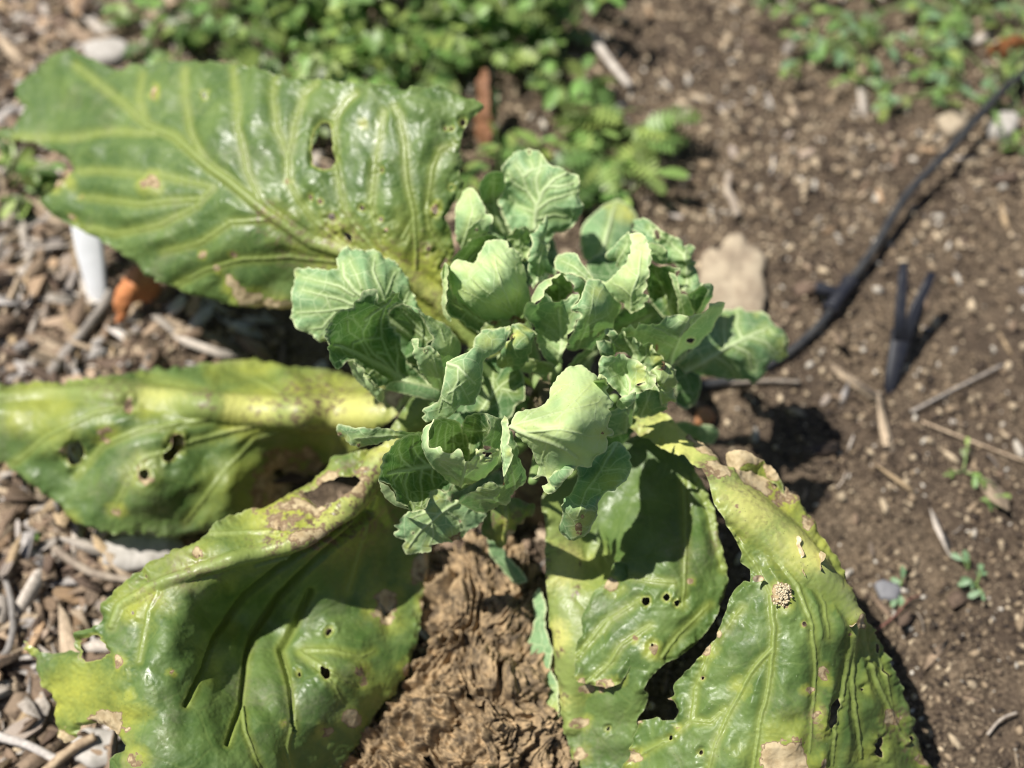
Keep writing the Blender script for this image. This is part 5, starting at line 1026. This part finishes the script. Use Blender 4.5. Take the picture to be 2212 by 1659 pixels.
# ---- white plant marker stuck in the ground
def strip(name, path, widths, thick, mat, parent=None, bend=0.0):
    """flat bar: path of world points, widths across the image-horizontal axis"""
    V = []; n = len(path); m = 6
    for i, p in enumerate(path):
        t_ = (Vector(path[min(i + 1, n - 1)]) - Vector(path[max(i - 1, 0)])).normalized()
        side = t_.cross(Vector((0, -.6, .8))).normalized(); nr = side.cross(t_).normalized()
        for k in range(m + 1):
            u = k / m * 2 - 1
            V.append(Vector(p) + side * u * widths[i] / 2 + nr * (thick / 2 - bend * u * u))
        for k in range(m, -1, -1):
            u = k / m * 2 - 1
            V.append(Vector(p) + side * u * widths[i] / 2 + nr * (-thick / 2 - bend * u * u))
    r = 2 * (m + 1); T = []
    for i in range(n - 1):
        for k in range(r): T.append((i * r + k, i * r + (k + 1) % r, (i + 1) * r + (k + 1) % r, (i + 1) * r + k))
    V = np.array([tuple(v) for v in V]); T = np.array(T)
    caps = []
    for e in (0, n - 1):
        for k in range(m): q = [e * r + k, e * r + k + 1, e * r + r - 2 - k, e * r + r - 1 - k]; caps.append(q if e else q[::-1])
    base = np.array(parent.location) if parent is not None else np.zeros(3)
    return link(name, mesh_from(name, V - base, np.concatenate([T, np.array(caps)]), False), mat, parent)
P = lambda x, y, h: tuple(float(q) for q in place(x, y, h))
b0 = P(212, 662, .0)
mk = empty('plant_marker', (b0[0], b0[1], 0)); tag(mk, 'white plastic plant marker standing in the mulch under the upper leaf', 'plant marker')
strip('marker_blade', [P(215, 690, -.012), P(213, 655, .004), P(203, 600, .022), P(193, 545, .042), P(183, 480, .062), P(176, 440, .075)], [.012, .017, .021, .0255, .0265, .0265], .0012, M_LABEL, mk, .0022)
# ---- black drip stake
b0 = P(1925, 850, 0)
st_ = 0
st = empty('drip_stake', (b0[0], b0[1], 0)); tag(st, 'dark plastic irrigation stake with two prongs standing in the soil at right', 'stake')
strip('blade', [P(1922, 862, -.006), P(1923, 845, .002), P(1930, 805, .010), P(1940, 765, .019), P(1947, 735, .024), P(1951, 712, .029)], [.005, .010, .0135, .0160, .018, .0185], .004, M_STAKE, st, .002)
strip('prong', [P(1941, 735, .0245), P(1945, 670, .038), P(1949, 610, .050), P(1952, 568, .058)], [.0098, .0090, .0076, .0060], .004, M_STAKE, st)
strip('prong', [P(1956, 735, .0245), P(1978, 665, .038), P(2000, 620, .048), P(2014, 588, .055)], [.0100, .0090, .0078, .0062], .004, M_STAKE, st)
# ---- black drip hose with fitting
HP = [(2330,60,.008),(2230,140,.014),(2161,200,.022),(2100,268,.026),(2036,340,.024),(1956,425,.018),(1886,540,.012),(1821,630,.008),(1781,690,.006),(1706,760,.004),(1610,812,.003),(1500,830,.003),(1380,800,.003)]
r0 = P(1781, 690, .0)
hz = empty('drip_hose', (r0[0], r0[1], 0)); tag(hz, 'black irrigation hose running across the soil at the right', 'hose')
tube('hose', [Vector(P(x, y, h + .004)) for x, y, h in HP], [.0040] * len(HP), M_RUBBER, hz, 16)
f1 = [Vector(P(1835, 612, .013)), Vector(P(1818, 633, .013)), Vector(P(1798, 662, .012))]
tube('fitting', f1, [.0070, .0068, .0070], M_STAKE, hz, 16)
for q in (Vector(P(1838, 608, .013)), Vector(P(1796, 665, .012))): tube('collar', [q, q + (f1[2] - f1[0]).normalized() * .004], [.0086, .0086], M_STAKE, hz, 16)
tube('valve_arm', [Vector(P(1818, 635, .014)), Vector(P(1790, 628, .016)), Vector(P(1762, 622, .015))], [.0048, .0052, .0075], M_STAKE, hz, 14)
# ---- orange dry leaves
def dry_leaf(label, f, outline, heights, mat=None, **kw):
    V, T, pt, tn = patch(f, outline, heights, step=3, teeth=1.5, pucker=.002, ruffle=.004, fine=.0004, **kw)
    c = V.mean(0); me = mesh_from('dry_leaf', V - c, T); attr(me, 'pat', pt); attr(me, 'tone', tn)
    o = link('dry_leaf', me, mat or M_DRYORANGE); o.location = c; return tag(o, label, 'dry leaf')
dry_leaf('curled bright orange dry leaf lying beside the white plant marker', 'D', [(250,698),(248,650),(258,612),(280,582),(300,572),(330,588),(348,605),(345,635),(320,650),(290,660),(272,690),(258,700)], [(250,698,.008),(260,610,.035),(300,575,.040),(345,610,.028),(320,650,.018),(285,620,.042)])
dry_leaf('upright orange dry leaf at the root of the weeds behind the cabbage', 'D', [(1022,245),(1030,190),(1038,150),(1050,150),(1056,200),(1060,270),(1055,318),(1040,322),(1028,290)], [(1040,322,.012),(1045,150,.06),(1022,245,.03),(1060,260,.04)], mat=M_DRYRUST)
dry_leaf('orange dry leaf among the weeds at the top right', 'D', [(2130,120),(2140,95),(2170,86),(2205,78),(2225,90),(2200,112),(2165,130)], [(2130,120,.03),(2170,86,.045),(2225,90,.04),(2165,130,.02)])
# ---- egg cluster and peeling scars on the outer leaf
eggs = []
ec = place(*cv('s', [(1165, 910)])[0], .175)
egv, egt = [], []
for q in range(110):
    u, v = random.gauss(0, .3), random.gauss(0, .33)
    ex, ey = 1165 + u * 75, 910 + v * 100
    if math.hypot((ex - 1165) / 44, (ey - 912) / 58) > 1: continue
    w = place(*cv('s', [(ex, ey)])[0], .1722 - (ey - 910) * .00006)
    a = random.uniform(0, 3.14)
    vv = bv * [.0026, .0015, .0008]
    vv = np.stack([vv[:, 0] * math.cos(a) - vv[:, 1] * math.sin(a), vv[:, 0] * math.sin(a) + vv[:, 1] * math.cos(a), vv[:, 2]], -1) + w + [0, 0, random.uniform(0, .0005)]
    egt.append(bt + len(egv) * len(bv)); egv.append(vv)
eo = link('egg_cluster', mesh_from('egg_cluster', np.concatenate(egv) - ec, np.concatenate(egt)), M_EGG); eo.location = ec
tag(eo, 'cluster of cream insect eggs on the outer lower right leaf', 'insect eggs')
for (pl, hh_) in (([(1235,655),(1248,665),(1250,700),(1262,735),(1245,755),(1250,790),(1268,830),(1240,800),(1225,770),(1180,770),(1145,755),(1175,757),(1218,750),(1225,700),(1222,670)], .176), ([(1335,722),(1352,735),(1350,760),(1332,775),(1340,795),(1322,812),(1295,808),(1318,792),(1330,765),(1320,745)], .172), ([(1050,832),(1062,826),(1080,832),(1082,842),(1064,848),(1050,842)], .178),
                  ([(1455,1040),(1480,1022),(1510,1008),(1516,1016),(1490,1034),(1466,1046)], .149)):
    V, T, pt, tn = patch('s', pl, [(pl[0][0], pl[0][1], hh_), (pl[len(pl) // 2][0], pl[len(pl) // 2][1], hh_ - .006), (pl[-2][0], pl[-2][1], hh_ - .002), (pl[3][0] + 5, pl[3][1], hh_ + .002)], step=2, teeth=.5, pucker=0, ruffle=.002)
    me = mesh_from('peeling_skin', V - np.array(cabbage.location), T); attr(me, 'pat', pt); attr(me, 'tone', tn); link('peeling_skin', me, M_PAPER, cabbage)

# ================================================================== weeds
def leaflet(kind, seed):
    r = random.Random(seed); bmv = []; T = []
    if kind == 'round':   # broad lobed leaf
        n = 22; pts = []
        for i in range(n):
            a = 6.283 * i / n
            rr = .5 * (1 + .16 * math.cos(3 * a) + .07 * math.sin(7 * a + seed)) * (1 if abs(a - 3.14) > .3 else .55)
            pts.append((.5 + rr * math.cos(a), rr * math.sin(a)))
    elif kind == 'oval':
        n = 18; pts = []
        for i in range(n):
            a = 6.283 * i / n; pts.append((.5 + .5 * math.cos(a), .24 * math.sin(a) * (1 + .25 * math.cos(a)) + .015 * (i % 2)))
    else:                 # cut, feathery
        pts = []
        m = 5
        for s in (1, -1):
            seq = []
            for i in range(m):
                x = .12 + .76 * i / m; w = .34 * math.sin(math.pi * (x * .8 + .15))
                seq += [(x, .03), (x + .10, w), (x + .15, w * .9), (x + .12, .04)]
            if s == 1: side1 = seq
            else: side2 = [(x, -y) for x, y in reversed(seq)]
        pts = [(0, .015)] + side1 + [(.95, .03), (1.05, 0), (.95, -.03)] + side2 + [(0, -.015)]
    b = bmesh.new(); cup = r.uniform(-.5, .6); dr = r.uniform(.1, .5)
    def z(x, y): return cup * y * y - dr * x * x * .6 + .02 * math.sin(9 * x + seed)
    vs = [b.verts.new((x, y, z(x, y))) for x, y in pts]
    if kind == 'cut':
        mid = [b.verts.new((x, 0, z(x, 0))) for x in (.05, .3, .5, .7, .9)]
        f = b.faces.new(vs); bmesh.ops.delete(b, geom=mid, context='VERTS')
        bmesh.ops.triangulate(b, faces=b.faces[:])
    else:
        c0 = b.verts.new((.5, 0, z(.5, 0) - .03))
        for i in range(len(vs)): b.faces.new((vs[i], vs[(i + 1) % len(vs)], c0))
    me = bpy.data.meshes.new('leaf'); b.to_mesh(me); b.free()
    for p in me.polygons: p.use_smooth = True
    return me
t = NT('weed_green'); oi = t.n('ShaderNodeObjectInfo')
n_ = t.noise(60, 3); c = t.mix(t.ramp(n_, .3, .7), (.11, .21, .045), (.23, .35, .10))
hs = t.n('ShaderNodeHueSaturation'); t.l(t.ramp(oi.outputs['Random'], 0, 1, .4, 1.6), hs.inputs['Value']); t.l(c, hs.inputs['Color'])
r2 = t.n('ShaderNodeMath', operation='FRACT'); t.l(t.math('MULTIPLY', oi.outputs['Random'], 13.7), r2.inputs[0]); t.l(t.ramp(r2.outputs[0], 0, 1, .455, .515), hs.inputs['Hue'])
p_ = t.bsdf(hs.outputs[0], .45, .5); tr = t.n('ShaderNodeBsdfTranslucent'); t.l(t.mix(.4, hs.outputs[0], (.2, .45, .03)), tr.inputs['Color'])
ms = t.n('ShaderNodeMixShader'); ms.inputs[0].default_value = .35; t.l(p_, ms.inputs[1]); t.l(tr.outputs[0], ms.inputs[2]); M_W = t.done(ms.outputs[0])
t = NT('weed_bluish'); c = t.mix(t.ramp(t.noise(60, 3), .3, .7), (.15, .26, .13), (.22, .34, .18))
p_ = t.bsdf(c, .5, .45); tr = t.n('ShaderNodeBsdfTranslucent'); tr.inputs['Color'].default_value = (.2, .4, .12, 1)
ms = t.n('ShaderNodeMixShader'); ms.inputs[0].default_value = .3; t.l(p_, ms.inputs[1]); t.l(tr.outputs[0], ms.inputs[2]); M_WB = t.done(ms.outputs[0])
LM = {}
for kd in ('round', 'oval', 'cut'):
    LM[kd] = [leaflet(kd, s) for s in range(4)]
    for m_ in LM[kd]: m_.materials.append(M_W)
LMB = []
for m_ in LM['oval']:
    q = m_.copy(); q.materials.clear(); q.materials.append(M_WB); LMB.append(q)
def weed(px, py, kind, label, cat='weed', nst=6, height=.07, spread=.05, leafs=5, size=.018, meshes=None, stemr=.0011, group=None, name='weed'):
    p = place(px, py, 0); root = empty(name, (float(p[0]), float(p[1]), gz(p[0], p[1]))); tag(root, label, cat, group)
    ms = meshes or LM[kind]; SV = []; ST = []; ns = 0
    for s in range(nst):
        a = random.uniform(0, 6.28); rr = spread * random.uniform(.35, 1.1); hh = height * random.uniform(.6, 1.15)
        end = Vector((math.cos(a) * rr, math.sin(a) * rr, hh)); mid = Vector((math.cos(a) * rr * .35, math.sin(a) * rr * .35, hh * .65))
        q = []
        for i in range(7):
            u = i / 6; q.append(mid * 2 * u * (1 - u) + end * u * u)
        for i, c_ in enumerate(q):
            for k_ in range(5):
                an = 6.283 * k_ / 5; SV.append((c_.x + math.cos(an) * stemr * (1 - .08 * i), c_.y + math.sin(an) * stemr * (1 - .08 * i), c_.z))
        for i in range(6):
            for k_ in range(5):
                ST.append((ns + i * 5 + k_, ns + i * 5 + (k_ + 1) % 5, ns + (i + 1) * 5 + (k_ + 1) % 5, ns + (i + 1) * 5 + k_))
        ns += 35
        for j in range(leafs):
            u = .35 + .65 * (j + 1) / leafs; c_ = mid * 2 * u * (1 - u) + end * u * u
            o = link('leaf', random.choice(ms), None, root); sz = size * random.uniform(.7, 1.25)
            o.location = c_; o.scale = (sz, sz, sz)
            o.rotation_euler = (random.gauss(0, .35), random.uniform(-.5, .35), a + (random.uniform(-1.3, 1.3) if j < leafs - 1 else 0))
    link('stem', mesh_from('stem', SV, ST), M_GSTEM, root)
    return root
top = [(450,70),(500,20),(560,90),(610,140),(640,30),(700,90),(760,140),(740,10),(800,60),(850,120),(890,150),(880,20),(930,80),(980,40),(960,150),(1020,110),(1060,30),(1100,60),(1130,110),(1180,10),(1230,20),(560,-40),(820,-60),(1020,-60),(690,150),(820,170),(900,200),(660,-50),(940,-40)]
for i, (x, y) in enumerate(top):
    kd = 'round' if (x > 700 and i % 3) else ('cut' if i % 2 else 'round')
    weed(x, y + 40, kd, 'lobed-leaf weed in the thicket ' + ('over the left half of the big upper leaf' if x < 640 else 'above the oval hole of the upper leaf' if x < 830 else 'between the upper leaf and the rust-coloured dry leaf' if x < 1040 else 'at its right end by the grey stick'), nst=7, leafs=5, height=.06 if y > 60 else .08, spread=.065, size=.016 if kd == 'round' else .028, group='weeds in the thicket behind the cabbage')
for i, (x, y, kd, sz, n_) in enumerate([(1210,130,'cut',.03,5),(1235,190,'oval',.026,5),(1245,250,'cut',.03,5),(1270,300,'oval',.022,5),(1310,300,'cut',.036,7),(1370,290,'cut',.034,7),(1330,360,'cut',.036,7),(1290,380,'cut',.032,6),(1360,400,'oval',.026,5),(1140,310,'oval',.02,4),(1080,290,'oval',.024,5),(1030,350,'oval',.026,5),(1080,370,'oval',.022,4),(1300,430,'oval',.024,4)]):
    weed(x, y + 25, kd, 'low feathery green weed ' + ('just behind the topmost rounded leaf of the head' if x < 1180 else 'hanging over the grey stick behind the cabbage' if y < 260 else 'reaching right over the soil behind the head' if x > 1300 else 'in the middle of the trail behind the head'), nst=n_ - 2, leafs=3, height=.04, spread=.035, size=sz, group='feathery weeds behind the head')
for i, (x, y) in enumerate([(1640,10),(1700,0),(1760,30),(1800,90),(1850,40),(1870,120),(1900,10),(1920,160),(1960,80),(2000,30),(2010,130),(2060,60),(2080,180),(2100,20),(2130,130),(2160,60),(2190,110),(1980,190),(2180,190),(2205,230),(2160,0),(1740,110),(2200,20),(1830,-20),(2000,-30)]):
    weed(x, y + 20, 'oval', 'pale green creeping weed ' + ('at the left tip of the upper right patch' if x < 1780 else 'in the middle of the upper right patch' if x < 2040 else 'around the orange dry leaf in the upper right corner'), nst=4, leafs=5, height=.03, spread=.065, size=.0145, meshes=(LM['oval'] + LM['cut'] + LM['cut'] + LMB), group='creeping weeds at the upper right')
weed(30, 400, 'oval', 'small dark weed poking out under the upper leaf at the left edge', nst=6, leafs=4, height=.03, spread=.04, size=.022)
weed(690, 285, 'oval', 'little weed showing through the oval hole of the upper leaf, placed to darken it', nst=5, leafs=4, height=.05, spread=.03, size=.018)  # added behind the hole to darken it in place of leaf shade
weed(90, 450, 'oval', 'small weed between the upper leaf and the white marker', nst=5, leafs=4, height=.025, spread=.035, size=.02)
weed(330, 60, 'cut', 'sparse weed at the edge of the thicket near the pale stone', nst=5, leafs=4, height=.03, spread=.05, size=.026)
weed(380, 130, 'cut', 'small feathery weed just above the upper leaf', nst=5, leafs=4, height=.03, spread=.04, size=.026)
weed(2110, 1262, 'oval', 'tiny bluish seedling on bare soil at the right', 'seedling', nst=3, leafs=3, height=.012, spread=.016, size=.009, meshes=LMB, name='seedling')
weed(2095, 1225, 'oval', 'small bluish sprout above the tiny seedling at the right', 'seedling', nst=2, leafs=2, height=.012, spread=.010, size=.008, meshes=LMB, name='seedling')
weed(1940, 1278, 'oval', 'blue green sprout beside the grey pebble', 'seedling', nst=2, leafs=2, height=.010, spread=.010, size=.009, meshes=LMB, name='seedling')
weed(2080, 1020, 'oval', 'small yellowish seedling on the soil at the right edge', 'seedling', nst=4, leafs=3, height=.012, spread=.020, size=.008, name='seedling')
weed(2120, 1080, 'oval', 'yellow green seedling below the yellowish one', 'seedling', nst=3, leafs=2, height=.012, spread=.016, size=.008, name='seedling')
weed(2200, 345, 'oval', 'green sprout at the right edge under the creeping weeds', 'seedling', nst=3, leafs=3, height=.02, spread=.02, size=.018, name='seedling')
weed(60, 1150, 'oval', 'tiny sprout in the mulch left of the pale grey stone', 'seedling', nst=2, leafs=2, height=.012, spread=.012, size=.010, name='seedling')
# insect droppings in the heart of the plant
hp = np.concatenate([place(RNG.normal(1170, 22, 160), RNG.normal(880, 30, 160), RNG.uniform(.155, .165, 160)), place(RNG.normal(1205, 16, 120), RNG.normal(535, 26, 120), .0 + RNG.uniform(.02, .03, 120))])
HV, HT = [], []
for i, w in enumerate(hp[:160]):
    HV.append(bv * RNG.uniform(.0012, .0026) + w); HT.append(bt + i * len(bv))
o = link('insect_droppings', mesh_from('insect_droppings', np.concatenate(HV) - np.array(cabbage.location), np.concatenate(HT)), M_STEM, cabbage); tag(o, kind='stuff')
